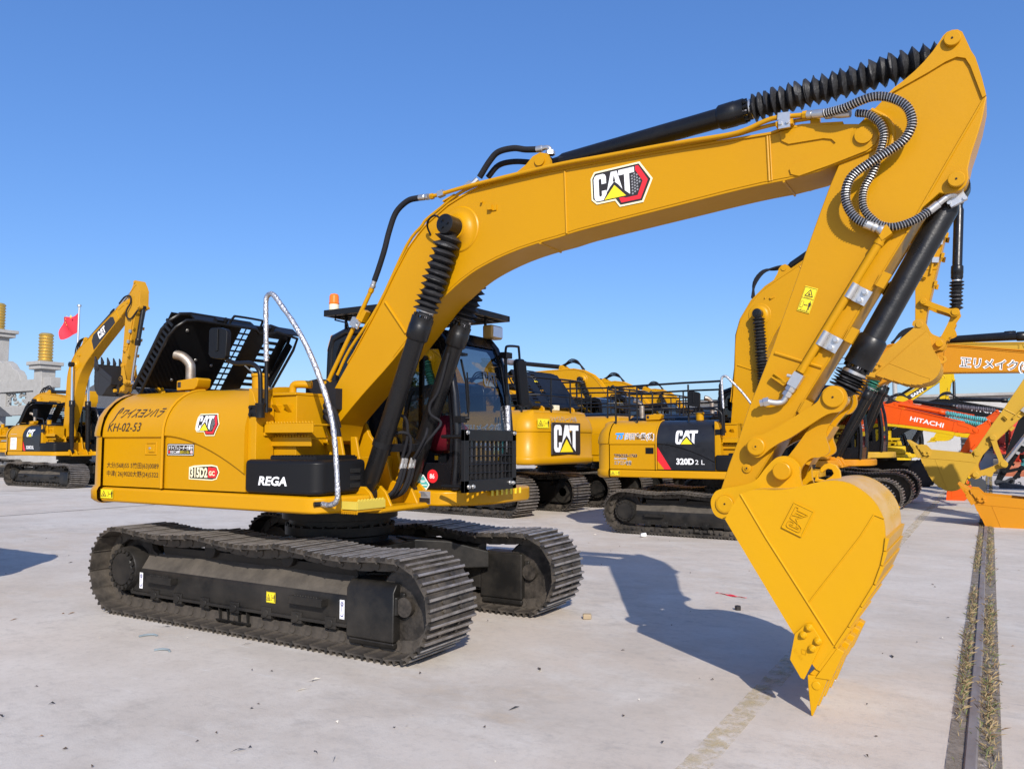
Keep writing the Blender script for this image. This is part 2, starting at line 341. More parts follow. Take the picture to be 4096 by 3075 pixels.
STICK = [(5.37,4.175),(5.341,4.18),(5.312,4.174),(5.291,4.156),(5.27,4.124),(5.234,4.075),(5.182,4.019),(5.13,3.973),(5.067,3.928),(5.009,3.893),(4.972,3.862),(4.874,3.777),(4.789,3.705),(4.715,3.58),(4.656,3.44),(4.603,3.322),(4.528,3.13),(4.436,2.887),(4.405,2.799),(4.286,2.48),(4.223,2.307),(4.115,2.043),(4.050,1.89),(3.972,1.668),(3.905,1.496),(3.846,1.328),(3.80,1.26),(3.80,1.18),(3.86,1.13),(3.94,1.14),(3.99,1.21),(4.086,1.393),(4.337,1.80),(4.527,2.104),(4.676,2.331),(4.879,2.676),(5.058,2.976),(5.128,3.09),(5.235,3.178),(5.27,3.168),(5.322,3.170),(5.356,3.18),(5.38,3.204),(5.396,3.246),(5.393,3.30),(5.414,3.39),(5.446,3.484),(5.478,3.589),(5.506,3.722),(5.501,3.769),(5.487,3.84),(5.471,3.917),(5.457,3.978),(5.437,4.022),(5.42,4.075),(5.405,4.122),(5.394,4.154)]
LINK = [(4.567,2.0),(4.594,2.01),(4.648,2.0),(4.676,1.965),(4.683,1.909),(4.66,1.864),(4.633,1.842),(4.562,1.828),(4.45,1.758),(4.336,1.682),(4.266,1.648),(4.207,1.61),(4.175,1.583),(4.145,1.558),(4.11,1.548),(4.068,1.566),(4.042,1.612),(4.052,1.66),(4.094,1.693),(4.151,1.702),(4.233,1.74),(4.344,1.806),(4.419,1.853),(4.498,1.903),(4.527,1.948),(4.545,1.982)]
PLINK = [(4.55,1.99),(4.61,2.0),(4.66,1.96),(4.66,1.89),(4.585,1.80),(4.545,1.736),(4.536,1.677),(4.552,1.619),(4.546,1.578),(4.495,1.553),(4.439,1.545),(4.385,1.49),(4.34,1.40),(4.27,1.385),(4.22,1.43),(4.22,1.50),(4.302,1.564),(4.444,1.76),(4.52,1.89)]
EAR = [(3.88,1.128),(3.827,1.148),(3.8,1.19),(3.792,1.245),(3.811,1.295),(3.856,1.33),(4.01,1.362),(4.095,1.395),(4.156,1.468),(4.204,1.522),(4.245,1.553),(4.298,1.559),(4.343,1.536),(4.373,1.501),(4.381,1.466),(4.382,1.419),(4.392,1.367),(4.30,1.30),(4.13,1.32),(4.03,1.26)]
BSIDE = [(3.962,1.155),(4.006,1.236),(4.06,1.315),(4.13,1.346),(4.20,1.350),(4.292,1.352),(4.37,1.362),(4.444,1.382),(4.535,1.407),(4.60,1.418),(4.669,1.417),(4.739,1.395),(4.812,1.344),(4.864,1.28),(4.896,1.20),(4.903,1.10),(4.892,1.02),(4.873,.937),(4.833,.825),(4.756,.69),(4.685,.565),(4.606,.437),(4.50,.285),(4.481,.306),(4.367,.488),(4.116,.899)]
CUT = [(4.385,.49),(4.45,.556),(4.482,.556),(4.541,.465),(4.532,.437),(4.462,.288),(4.431,.224),(4.412,.231),(4.352,.332)]
TOOTH = [(4.452,.235),(4.446,.20),(4.459,.001),(4.545,.20),(4.57,.245)]
ADAP = [(4.455,.25),(4.565,.225),(4.655,.40),(4.60,.43),(4.50,.30)]
def rot(P, o, a): c, q = math.cos(a), math.sin(a); return (o[0]+(P[0]-o[0])*c-(P[1]-o[1])*q, o[1]+(P[0]-o[0])*q+(P[1]-o[1])*c)
def joint(o, a, to, k=1.):                              # turn about o by a, scale by k, move o to `to`
    def f(P):
        q = rot(P,o,a); return (to[0]+(q[0]-o[0])*k, to[1]+(q[1]-o[1])*k)
    return f
def lift(J, kv=1.): return lambda p: ((lambda q:(q[0], VB+(p[1]-VB)*kv, q[1]))(J((p[0],p[2]))))
def circ(a, ra, b, rb, sg):
    d = math.dist(a,b); d = min(d, (ra+rb)*.999); x = (d*d+ra*ra-rb*rb)/(2*d); h = math.sqrt(max(0,ra*ra-x*x)); ex = ((b[0]-a[0])/d,(b[1]-a[1])/d)
    return (a[0]+ex[0]*x-ex[1]*h*sg, a[1]+ex[1]*x+ex[0]*h*sg)
# ---- crawler undercarriage -------------------------------------------------------------------------------
def track_path():
    P = []
    for i in range(24): P.append((1.50-2.98*i/24, .032))
    for i in range(16): a = R(-90-180*i/16); P.append((-1.862+.383*math.cos(a) if i > 1 else -1.862+.383*math.cos(a)+.0, .418+.386*math.sin(a)))
    for i in range(30):
        t = i/30; u = -1.862+(1.575+1.862)*t; P.append((u, .804-.044*t-.032*math.sin(t*math.pi*3)**2*(1 if t<.97 else 0)+(.012 if .3<t<.36 or .63<t<.7 else 0)))
    for i in range(16): a = R(90-180*i/16); P.append((1.575+.358*math.cos(a), .396+.364*math.sin(a)))
    return P
def shoe_places(pitch=.19):
    P = track_path(); P.append(P[0]); L = [0]
    for a, b in zip(P,P[1:]): L.append(L[-1]+math.dist(a,b))
    n = round(L[-1]/pitch); out = []
    def at(s):
        s %= L[-1]
        for i in range(len(P)-1):
            if s <= L[i+1]:
                t = (s-L[i])/max(1e-9,L[i+1]-L[i]); return (P[i][0]+(P[i+1][0]-P[i][0])*t, P[i][1]+(P[i+1][1]-P[i][1])*t)
    for k in range(n):
        s = (k+.37)*L[-1]/n; a, b = at(s-.09), at(s+.09); c = at(s); m = ((a[0]+b[0])/2*.5+c[0]*.5, (a[1]+b[1])/2*.5+c[1]*.5)
        out.append((m, math.atan2(b[1]-a[1], b[0]-a[0])))
    return out
def shoe_mb(hw=.301, full=True):                       # x along the chain, z outward (grousers)
    s = MB()
    prof = [(-.099,-.012),(-.099,.0),(-.083,.002),(-.077,.030),(-.062,.030),(-.055,.0),(-.012,-.001),(-.006,.027),(.008,.027),(.014,-.001),(.052,.0),(.058,.030),(.073,.030),(.079,.003),(.094,-.006),(.104,-.022),(.098,-.027),(.086,-.013)]
    s.prism(prof, -hw, hw)
    for x0,x1,z in ((-.078,-.061,.0305),(-.007,.009,.0275),(.057,.074,.0305)): s.add([(x0,-hw+.002,z),(x1,-hw+.002,z),(x1,hw-.002,z),(x0,hw-.002,z),(x0-.003,-hw+.002,z-.007),(x0-.003,hw-.002,z-.007),(x1+.003,-hw+.002,z-.007),(x1+.003,hw-.002,z-.007)],[(0,1,2,3),(4,0,3,5),(1,6,7,2)],1)
    if full:
        for y in (-.085,.085):
            s.prism([(-.098,-.095),(-.098,-.02),(-.06,-.013),(.06,-.013),(.098,-.02),(.098,-.095),(.06,-.108),(-.06,-.108)], y-.02, y+.02)
            s.rod((-.07,y*1.0-.028,-.062),(-.07,y+.028,-.062),.036,10)
            for x in (-.03,.035): s.lathe((x,y*1.25,-.002),(x,y*1.25,1),[(0,.017),(.017,.016)],6)
        s.rod((-.095,-.08,-.055),(-.095,.08,-.055),.026,8)
    return s
def seat_shoe(pt, yc, flip=1):
    (u,q), a = pt
    # path runs forward to rear along the ground: chain tangent t, outward normal n
    t = Vector((math.cos(a),0,math.sin(a))); n = Vector((-math.sin(a),0,math.cos(a)))
    if n.dot(Vector((u-(-.1),0,q-.42))) < 0: n = -n
    y = n.cross(t)
    return Matrix(((t.x,y.x,n.x,u),(t.y,y.y,n.y,yc),(t.z,y.z,n.z,q),(0,0,0,1)))
SHOES = shoe_places(); SHOE_ME = {}
_UC = {}
def undercarriage(root, hero=False):
    for sd in (-1,1):
        yc = sd*.956
        def clone(key, make):                          # later machines reuse the mesh of the first
            if key in _UC and not hero:
                src = _UC[key]; o = src.copy(); C.objects.link(o); o.parent = root; return o
            o = make()
            if not hero: _UC[key] = o
            return o
        if hero:
            ch = MB()
            for pt in SHOES:
                M = seat_shoe(pt, yc)
                for y in (-.085,.085): ch.merge(MB().box(-.088,.088,y-.018,y+.018,-.104,-.016).xf(lambda p: M@Vector(p)))
            tr = ch.build('crawler_track', GRSE, root, bevel=.004)
            for pt in SHOES:
                if 'shoe' not in SHOE_ME:
                    o = shoe_mb().build('track_shoe', [TRK,TRKW], tr, smooth=30); SHOE_ME['shoe'] = o
                else:
                    o = SHOE_ME['shoe'].copy(); C.objects.link(o); o.parent = tr
                o.matrix_local = seat_shoe(pt, yc) @ Matrix.Rotation(R(random.uniform(-.8,.8)),4,'Z')
        else:
            def mk():
                s = MB(); sh = shoe_mb(.33, False); sh.box(-.09,.09,-.11,.11,-.10,-.012); sh.lathe((-.07,-.15,-.06),(-.07,.15,-.06),[(0,.035),(.3,.035)],8)
                for pt in SHOES:
                    M = seat_shoe(pt, yc); q = MB(); q.merge(sh); s.merge(q.xf(lambda p: M@Vector(p)))
                return s.build('crawler_track', [TRK,TRKW], root, smooth=30)
            clone(('track',sd), mk)
        o_ = yc+sd*.145; i_ = yc-sd*.14                # outer / inner face of the frame
        def frame():
            s = MB()
            sec = [(o_,.205),(o_-sd*.008,.19),(o_-sd*.03,.182),(i_,.182),(i_,.56),(yc,.56),(o_-sd*.06,.47),(o_-sd*.015,.43),(o_,.40)]
            s.prismx(sec, -1.76, 1.02); 
            s.prismx([(a,b+(.0)) for a,b in [(o_+sd*.014,.183),(o_+sd*.014,.212),(i_,.212),(i_,.183)]], -1.775, 1.02)
            s.prismx([(o_+sd*.012,.19),(o_+sd*.012,.42),(yc,.575),(i_,.575),(i_,.19)], -1.79, -1.755)
            s.prismx([(i_-sd*.0,.55),(i_,.62),(yc-sd*.03,.655),(yc+sd*.02,.64),(yc+sd*.0,.55)], -1.5, 1.0)
            for u in (-.75,.25): s.rod((u,i_,.66),(u,yc+sd*.07,.66),.075,14); s.box(u-.05,u+.05,min(i_,yc),max(i_,yc)-.03,.55,.6)   # carrier rollers
            for u in (-.35,):                          # chain guide
                for du in (-.17,-.06,.08,.19): s.prismx([(o_,.2),(yc+sd*.09,.2),(yc+sd*.10,.075),(o_-sd*.02,.06)], u+du-.007, u+du+.007)
                s.prismx([(o_+sd*.008,.085),(o_-sd*.005,.06),(yc+sd*.10,.05),(yc+sd*.1,.075)], u-.2, u+.22)
            for u0 in (-1.28,.62):                     # step bars
                w_ = .10; y1 = o_+sd*.075
                s.box(u0-.19,u0+.19,min(y1,y1-sd*.012),max(y1,y1-sd*.012),.325,.395)
                for du in (-.184,.184): s.box(u0+du-.006,u0+du+.006,min(o_,y1),max(o_,y1),.33,.39)
                if hero:
                    for k in range(9): s.prism([(u0-.13+k*.03,.393),(u0-.115+k*.03,.41),(u0-.10+k*.03,.393)], min(y1,y1-sd*.012), max(y1,y1-sd*.012))
            return s.build('track_frame', [TRKF], root, bevel=.012)
        clone(('frame',sd), frame)
        def dusty(): return MB().add([(-1.74,o_-sd*.021+sd*.004,.432),(1.0,o_-sd*.021+sd*.004,.432),(1.0,yc+sd*.004,.565),(-1.70,yc+sd*.004,.565),(-1.74,o_-sd*.055,.479),(1.0,o_-sd*.055,.479)],[(0,1,5,4),(4,5,2,3)]).build('dusty_slope', DUST, root, smooth=0, label='dust-covered sloping top of the track frame')
        clone(('dust',sd), dusty)
        def guard():
            s = MB(); f = o_+sd*.02
            s.prismx([(f,.12),(f,.50),(f-sd*.05,.565),(i_,.565),(i_,.12)], 1.02, 1.50)
            s.prismx([(f-sd*.02,.03+.04),(f,.12),(i_,.12),(i_,.07)], 1.04, 1.5)
            s.box(1.5,1.56,min(o_,i_)+.04,max(o_,i_)-.03,.3,.5); s.rod((1.48,yc-sd*-.11,.32),(1.48,yc-sd*-.11,.47),.045,10)
            return s.build('idler_guard', TRKF, root, bevel=.016)
        clone(('guard',sd), guard)
        def idler():
            s = MB(); s.lathe((1.575,yc-.08,.396),(1.575,yc+.08,.396),[(0,.10),(.0,.275),(.03,.275),(.035,.30),(.125,.30),(.13,.275),(.16,.275),(.16,.1)],36)
            s.lathe((1.575,yc-.13,.396),(1.575,yc+.13,.396),[(0,.075),(.26,.075)],16)
            return s.build('idler_wheel', GRSE, root)
        clone(('idler',sd), idler)
        def drive():
            s = MB(); h = yc+sd*.20; q = yc-sd*.18
            s.lathe((-1.87,q,.418),(-1.87,h,.418),[(0,.15),(.02,.235),(.17,.25),(.2,.215),(.36,.208),(.372,.2),(.38,.0)],40)
            s.lathe((-1.87,h,.418),(-1.87,h+sd,.418),[(-.004,.158),(.008,.15),(.012,.0)],40)
            for k in range(18):
                a = 2*math.pi*k/18; c = (-1.87+.178*math.cos(a),h,.418+.178*math.sin(a)); s.lathe(c,(c[0],h+sd,c[2]),[(-.004,.021),(.014,.021),(.015,.012)],8)
            s.lathe((-1.87,q,.418),(-1.87,q+sd*.03,.418),[(0,.1),(0,.1)],8)
            return s.build('final_drive', TRKF, root, bevel=.0)
        clone(('drive',sd), drive)
        def sprocket():
            pts = []
            for k in range(42):
                a = 2*math.pi*k/42; r = (.335,.30,.30)[k%3] if 1 else 0; pts.append((-1.87+r*math.cos(a), .418+r*math.sin(a)))
            return MB().prism(pts, yc-.03, yc+.03).build('drive_sprocket', GRSE, root)
        clone(('sprocket',sd), sprocket)
        for iu,u in enumerate((-1.42,-1.08,-.70,-.30,.10,.46,.84)):
            def roller():
                s = MB(); s.lathe((u,yc-.12,.215),(u,yc+.12,.215),[(0,.06),(0,.088),(.05,.088),(.055,.1),(.075,.1),(.08,.07),(.16,.07),(.165,.1),(.185,.1),(.19,.088),(.24,.088),(.24,.06)],18)
                s.box(u-.06,u+.06,min(yc+sd*.12,yc+sd*.155),max(yc+sd*.12,yc+sd*.155),.155,.25); s.rod((u,yc+sd*.12,.2),(u,yc+sd*.165,.2),.035,12)
                return s.build('track_roller', TRKF, root, bevel=.006)
            clone(('roller',sd,iu), roller)
        if hero and sd < 0:
            s = MB()
            for u in (-1.66,.94):
                F = side(u,.245,o_-.004); s.face([F(x,y) for x,y in ((0,0),(.05,0),(.05,.15),(0,.15))],0)
                s.face([F(.025+.016*math.cos(a),.118+.018*math.sin(a),.002) for a in [k*math.pi/5 for k in range(10)]],1); s.face([F(.025+.009*math.cos(a),.118+.011*math.sin(a),.003) for a in [k*math.pi/5 for k in range(10)]],0)
                s.face([F(x,y,.003) for x,y in ((.022,.06),(.028,.06),(.028,.13),(.022,.13))],1)
                for k in range(8):
                    a, b = R(200+k*25), R(225+k*25); s.face([F(.025+r*math.cos(t),.038+r*1.2*math.sin(t),.003) for r,t in ((.017,a),(.017,b),(.011,b),(.011,a))],1)
            s.each('lifting_point_sticker', [WHT,mat('navy_vinyl',(.03,.03,.25),.4)], root, smooth=0, recalc=False)
            warning('warning_sticker', side(.10,.29,o_-.004), .11, .09, root)
    def body():
        s = MB()
        s.box(-.62,.62,-.5,.5,.44,.70)
        for su in (-1,1):
            for sv in (-1,1):
                rows = []
                for t in (0,.5,1):
                    u = su*(.42+.62*t); v = sv*(.3+.53*t); top = .72-.06*t if t < .9 else .58; dw = .17
                    rows.append([(u-dw*.8,v+sv*su*dw*.5,.42),(u+dw*.8,v-sv*su*dw*.5,.42),(u+dw*.8,v-sv*su*dw*.5,top),(u-dw*.8,v+sv*su*dw*.5,top)])
                s.loft(rows, True, True)
        return s.build('carbody', TRKF, root, bevel=.015)
    if 'body' in _UC and not hero: o = _UC['body'].copy(); C.objects.link(o); o.parent = root
    else:
        o = body()
        if not hero: _UC['body'] = o
    s = MB(); s.lathe((-.1,0,.69),(-.1,0,1.08),[(0,.47),(.06,.47),(.08,.53),(.16,.53),(.17,.49),(.22,.49),(.23,.56),(.39,.56)],44)
    for k in range(28):
        a = 2*math.pi*k/28; c = (-.1+.515*math.cos(a), .515*math.sin(a)); s.lathe((*c,.84),(*c,1),[(0,.018),(.03,.018)],6)
    s.build('swing_bearing', TRKF, root)
# ---- upper works ------------------------------------------------------------------------------------------
HV = -1.237
def hood_v(q):                                          # side of the hood: upright, then rolling over at the top
    if q <= 1.72: return HV
    t = min(1,(q-1.72)/.435); return HV+.45*(1-math.sqrt(max(0,1-t*t)))
def hoodmap(u0, w0, k=1., lift=.003): return lambda x,y,h=0.: Vector((u0+x*k, -lift-h, w0+y*k))   # flat; build(roll=hood_v) wraps it
HROLL = [(HV+.45*(1-math.cos(R(a))), 1.72+.435*math.sin(R(a))) for a in range(0,91,9)]
def cyl_part(name, p0, p1, y, rb, lb, rr, gl, root, bell=None, mats=(None,None), lug=.0, ab=1., collar=None, seed=1):
    """hydraulic cylinder from (u,w) p0 to p1 in the plane y: barrel, gland, rod and, where fitted, pleated sleeve"""
    bar, rodm = mats[0] or BLKC, mats[1] or CHROME
    A, B = Vector((p0[0],y,p0[1])), Vector((p1[0],y,p1[1])); L = (B-A).length; d = (B-A)/L
    s = MB(); s.lathe(A,B,[(.03,rb*.75),(.10,rb*.8),(.14,rb),(lb*.9,rb),(lb*.91,rb*1.06),(lb-gl,rb*1.08),(lb-gl+.015,rb*1.24),(lb-gl*.35,rb*1.26),(lb-gl*.33,rb*1.22),(lb,rb*1.24)],28)
    s.rod(A+Vector((0,-rb*.75,0)), A+Vector((0,rb*.75,0)), rb*.95, 20); 
    for k in range(10):
        a = 2*math.pi*k/10; e1 = Vector((0,1,0)); e2 = d.cross(e1); c = A+d*lb+(e1*math.cos(a)+e2*math.sin(a))*rb*.98
        s.lathe(c,c+d,[(0,rb*.17),(.026,rb*.17)],6)
    o = s.build(name, bar, root, bevel=0)
    q = MB().rod(A+d*(lb*.9), B-d*rb*.4, rr, 20); q.rod(B+Vector((0,-rb*.7,0)), B+Vector((0,rb*.7,0)), rb*.8, 20); q.build('cylinder_rod', rodm, o)
    if bell:
        rn = random.Random(seed); t = lb+.05; prof = [(t-.03,rb*.92),(t,rb*.95)]; end = L-rb*.9; n = max(6,int((end-t)/.055)); 
        ts = []
        for k in range(n+1):
            f = k/n; ts.append(t+(end-t)*(f**(1.0+(.45 if collar=='bunched' else .12))))
        for k in range(n):
            a, b = ts[k], ts[k+1]; big = rb*rn.uniform(1.34,1.5)
            prof += [(a+(b-a)*.06,rr*1.45*rn.uniform(.95,1.08)),(a+(b-a)*.42,big*.96),(a+(b-a)*.5,big),(a+(b-a)*.57,big*.97)]
        prof += [(end,rr*1.35),(end+.03,rr*1.3)]
        b_ = MB().lathe(A,B,prof,18,jit=.018,rnd=rn).build('bellows', bell, o, smooth=24)
        MB().lathe(A+d*(t-.012),B,[(0,rb*.985),(.022,rb*.985)],24).build('hose_clip', STEEL, o)
    return o
def cab(root, hero, pal, o):
    c = MB(); y0, y1 = .06, 1.02
    pr = [(1.235,1.212),(1.262,1.46),(1.268,1.75),(1.235,2.1),(1.175,2.4),(1.10,2.60),(.98,2.735),(-.12,2.80),(-.30,2.74),(-.355,2.60),(-.38,1.9),(-.40,1.212)]
    inn = [(1.13,1.46),(1.165,1.50),(1.175,1.75),(1.145,2.1),(1.09,2.38),(1.03,2.53),(.94,2.63),(-.08,2.68),(-.20,2.65),(-.25,2.55),(-.27,1.9),(-.28,1.46)]
    c.ring(pr, inn, y0, y0+.055); c.ring(pr, inn, y1-.055, y1)
    # header, sill, roof, rear
    def band(i, j, th=.05):
        P = pr[i:j+1]; rows = [[(u,y,q) for u,q in P] for y in (y0+.05,y1-.05)]; c.loft(rows)
    c.loft([[(u,y,q) for u,q in pr[5:9]] for y in (y0+.05,y1-.05)]); c.loft([[(u,y,q-.04) for u,q in pr[5:9]] for y in (y0+.05,y1-.05)])
    c.loft([[(u,y,q) for u,q in pr[8:12]] for y in (y0+.05,y1-.05)]); c.box(-.40,1.23,y0+.05,y1-.05,1.19,1.25)
    c.loft([[(u,y,q) for u,q in pr[0:2]] for y in (y0+.05,y1-.05)])
    c.tube([(pr[i][0]-.02,y0+.02,pr[i][1]) for i in range(0,7)], .042, 10); c.tube([(pr[i][0]-.02,y1-.02,pr[i][1]) for i in range(0,7)], .042, 10)
    c.tube([(pr[i][0]+(.02 if i > 8 else 0),y0+.03,pr[i][1]-(.03 if i in (6,7,8) else 0)) for i in range(6,12)], .05, 10)
    c.prism([(.1,1.46),(.16,1.46),(.16,2.64),(.1,2.64)], y0+.005, y0+.05); c.prism([(.1,1.46),(.16,1.46),(.16,2.64),(.1,2.64)], y1-.05, y1-.005)
    cb = c.build('cab', CABB, root, bevel=.012)
    g = MB(); g.loft([[(u-.012,y,q) for u,q in pr[1:6]]+[(1.05,y,2.655)] for y in (y0+.05,y1-.05)]); g.build('windscreen', GLASS, cb, smooth=60, recalc=False)
    for y in (y0+.028,y1-.028): MB().face([(u,y,q) for u,q in inn]).build('side_window', GLASS, cb, smooth=0, recalc=False)
    if not o.get('far'):
        s = MB(); s.box(.02,.5,.32,.76,1.25,1.62); s.prism([(-.06,1.6),(.06,1.58),(-.06,2.28),(-.16,2.26)], .34,.74); s.box(-.12,-.02,.44,.64,2.3,2.48); s.box(.75,1.05,.44,.66,1.25,1.75)
        s.build('operator_seat', SEAT, cb, bevel=.03)
    if hero:
        rr = random.Random(4); rows = []
        for i in range(9):
            for _ in (0,): rows.append([(.80+.24*math.sin(math.pi*i/8)*math.cos(2*math.pi*k/12)+rr.uniform(-.02,.02), .50+.21*math.sin(math.pi*i/8)*math.sin(2*math.pi*k/12)+rr.uniform(-.02,.02), 1.53+.25*(1-math.cos(math.pi*i/8))/2*1.5+rr.uniform(-.015,.015)) for k in range(12)])
        MB().loft(rows, True, True).build('red_cloth_bundle', RAGR, cb, smooth=70, label='crumpled red cloth lying inside the cab behind the windscreen')
        F = pmap((1.207,.60,2.20),(0,1,0),(-.196,0,.98)); s = MB(); cat_word(s, lambda x,y,h=0.: F(x,y,h+.002), .15, 0, 0); s.build('windscreen_lettering', mat('faded_white_vinyl',(.11,.13,.15),.4), cb, smooth=0, recalc=False)
        s = MB(); F = pmap((.985,y0-.004,1.335),(1,0,0),(0,0,1)); s.face([F(.062*math.cos(a),.062*math.sin(a)) for a in [k*math.pi/14 for k in range(28)]],0); text(s,'86',lambda x,y:F(x-.032,y-.02,.002),.06,.95,.02,mi=1)
        s.build('number_sticker', [REDV,WHT], cb, smooth=0, recalc=False)
        s = MB(); F = pmap((.875,y0-.004,1.165+.09),(1,0,0),(0,0,1)); s.face([F(x*.075,y*.092) for x,y in ((-1,.05),(-.08,1),(.08,1),(1,.05),(1,-.05),(.08,-1),(-.08,-1),(-1,-.05))],0); s.face([F(x*.066,y*.083,.001) for x,y in ((-1,0),(0,1),(1,0),(0,-1))],1)
        for yy,hw in ((.04,.035),(.0,.05),(-.03,.04),(.028,.02)): s.face([F(x,y,.002) for x,y in ((-hw,yy),(hw,yy),(hw,yy-.008),(-hw,yy-.008))],0)
        s.build('diamond_sticker', [WHT,TEALV], cb, smooth=0, recalc=False)
        # wiper and its motor at the right front pillar
        s = MB(); s.obox((1.28,.09,1.86),(.035,0,0),(0,.05,0),(0,0,.03)); s.rod((1.29,.11,1.87),(1.33,.15,1.87),.018,10); s.tube([(1.32,.15,1.88),(1.318,.17,2.0),(1.285,.18,2.3)],.008,6); s.tube([(1.315,.155,1.92),(1.30,.14,2.2),(1.25,.13,2.42)],.012,6); s.obox((1.288,.08,2.46),(.03,0,0),(0,.06,0),(0,0,.012))
        s.build('windscreen_wiper', BLKP, cb)
    if hero or o.get('visor'):
        s = MB(); z = 2.945
        for y in (-.08,1.19): s.box(-.28,1.13,y-.02,y+.02,z-.025,z+.035)
        for u in (-.28,1.11): s.box(u-.02,u+.02,-.08,1.19,z-.025,z+.035)
        s.box(-.27,1.10,-.07,1.18,z+.018,z+.03)
        for k in range(11): s.box(-.25,1.1,-.02+k*.115,.0+k*.115,z-.02,z+.01)
        for k in range(5): s.box(.0+k*.24,.02+k*.24,-.06,1.17,z-.02,z+.012)
        for u,y in ((-.18,.12),(.98,.12),(-.18,.96),(.98,.96)): s.rod((u,y,2.70),(u,y,z),.016,8)
        s.build('roof_guard', BLK, cb, bevel=.004)
        q = MB(); q.lathe((-.235,.0,z+.033),(-.235,.0,4),[(0,.052),(.07,.052)],20).build('beacon_base', IVORY, cb); MB().lathe((-.235,0,z+.103),(-.235,0,4),[(0,.05),(.012,.054),(.02,.05),(.085,.048),(.105,.038),(.118,.0)],20).build('beacon_lamp', AMBER, cb)
        s = MB(); s.box(.98,1.10,.90,1.12,2.72,2.86).build('work_lamp', mat('lamp_housing',(.5,.3,.08),.4), cb, bevel=.02); MB().box(1.10,1.108,.92,1.10,2.735,2.845).build('lamp_glass', LENS, cb, bevel=.003)
        s = MB(); s.tube([(-.22,.02,z),(-.2,-.02,z-.06),(-.05,0,z-.1),(0,.03,2.6),(.16,.03,2.42)],.008,6); s.build('beacon_wire', BLKP, cb)
    return cb
def upper(root, o, pal, hero):
    body = pal['body']; far = o.get('far')
    # deck frame
    deck = [(-2.15,-1.235),(.64,-1.235),(.74,-1.19),(.80,-1.10),(.93,-.73),(.80,-.66),(.80,-.04),(1.10,-.03),(1.18,0.02),(1.34,.2),(1.42,.38),(1.44,.6),(1.44,1.05),(1.36,1.22),(-2.15,1.235)]
    s = MB().prismz(deck, 1.065, 1.208); s.prismz([(.74,-.70),(1.0,-.70),(1.0,.02),(.74,.02)],1.045,1.10)
    dk = s.build('deck_frame', body, root, bevel=.03, seg=3)
    # counterweight
    plan = []
    for a in range(0,91,10): plan.append((-2.15-.33*math.sin(R(a)), -1.237+.33*(1-math.cos(R(a))), a))
    plan += [(-2.53,-.5,84),(-2.56,0,90)]; full = [(u,v,a) for u,v,a in plan]+[(u,-v,180-a) for u,v,a in reversed(plan[:-1])]
    pv = [(1.05,-.03),(1.065,.0),(1.09,.03),(1.17,.035),(1.205,.02),(1.222,0),(1.69,0),(1.703,.0),(1.712,.018),(1.74,.02),(1.80,.012),(1.9,-.012),(1.98,-.06),(2.05,-.125),(2.10,-.2),(2.14,-.30),(2.155,-.43)]
    rows = []
    for q, off in pv:
        rows.append([(max(-3,u-math.sin(R(a if a<=90 else 180-a))*off*(1 if off>-.13 else .6)), v-math.cos(R(a))*off, q) for u,v,a in full])
    s = MB().loft(rows); s.add(rows[-1],[tuple(range(len(full)))]); s.add(rows[0],[tuple(range(len(full)))])
    cw = s.build('counterweight', body, root, smooth=50)
    if o.get('lugs') or hero:
        s = MB()
        for y in (-.55,.55): s.prism([(-2.35,2.1),(-2.15,2.1),(-2.17,2.2),(-2.21,2.24),(-2.28,2.24),(-2.33,2.2)], y-.025, y+.025)
        s.each('lifting_lug', body, cw, bevel=.01)
    # hood doors, right side
    def door(name, u0, u1, m, curve=None, m2=None):
        s = MB(); us = [u0+(u1-u0)*i/14 for i in range(15)]; rows = []
        for u in us:
            wl = curve(u) if curve else 1.70
            rows.append([(u,-1.10,1.222),(u,HV+.022,1.222),(u,HV+.022,wl-.014),(u,HV,wl+.002)]+[(u,v,max(q,wl+.003+.0004*i)) for i,(v,q) in enumerate(HROLL)]+[(u,-.70,2.156),(u,-.70,2.10)])
        s.loft(rows)
        for r in (rows[0],rows[-1]): s.add(r,[tuple(range(len(r)))])
        return s.build(name, m, root, smooth=38)
    d1 = door('engine_door', -2.142, -1.196, body)
    cv = lambda u: 1.712-.33*max(0,(u+1.17)/1.1)**1.75
    d2 = door('side_door', -1.166, -.07, pal.get('hood2',body), cv)
    s = MB(); s.tube([(-1.181,HV-.006,1.222),(-1.181,HV-.006,1.70)]+[(-1.181,v-.006,q+.004) for v,q in HROLL], .0135, 8); s.build('door_rib', body, root)
    s = MB(); s.box(-2.14,-.46,-.72,1.22,1.222,1.70,0); s.box(-.46,-.08,-.72,.05,1.222,1.9,0); s.box(-2.14,-.46,.7,.8,1.222,2.14,0); s.box(-.10,-.06,-1.1,-.6,1.222,2.06,0)
    s.build('engine_housing', mat('engine_bay_dark',(.012,.012,.013),.7), root)
    s = MB(); s.prismx([(-y,q) for y,q in [(HV,1.222),(HV,1.72)]+HROLL+[(-.75,2.155),(-.75,1.222)]], -2.142, -.45); s.build('left_hood', body, root, bevel=.01)
    if not o.get('lid'): 
        s = MB(); s.prismx([(-.70,2.155),(-.66,2.20),(-.5,2.245),(.5,2.245),(.66,2.2),(.72,2.155)], -1.95, -.3)
        for k in range(8): s.box(-1.9+k*.12,-1.83+k*.12,-.72,-.64,2.16,2.19)
        s.build('engine_cover', BLK, root, bevel=.015)
    else:
        lid(root, hero)
    # tool box beside the boom
    bx = [(-.062,HV-.003),(.71,HV-.003),(.775,HV+.05),(.80,-1.12),(.775,-.62),(-.06,-.62)]
    s = MB().prismz(bx, 1.216, 1.505); tb = s.build('tool_box', BLKP if hero or o.get('blackbox') else pal.get('hood2',body), root, bevel=.04, seg=3)
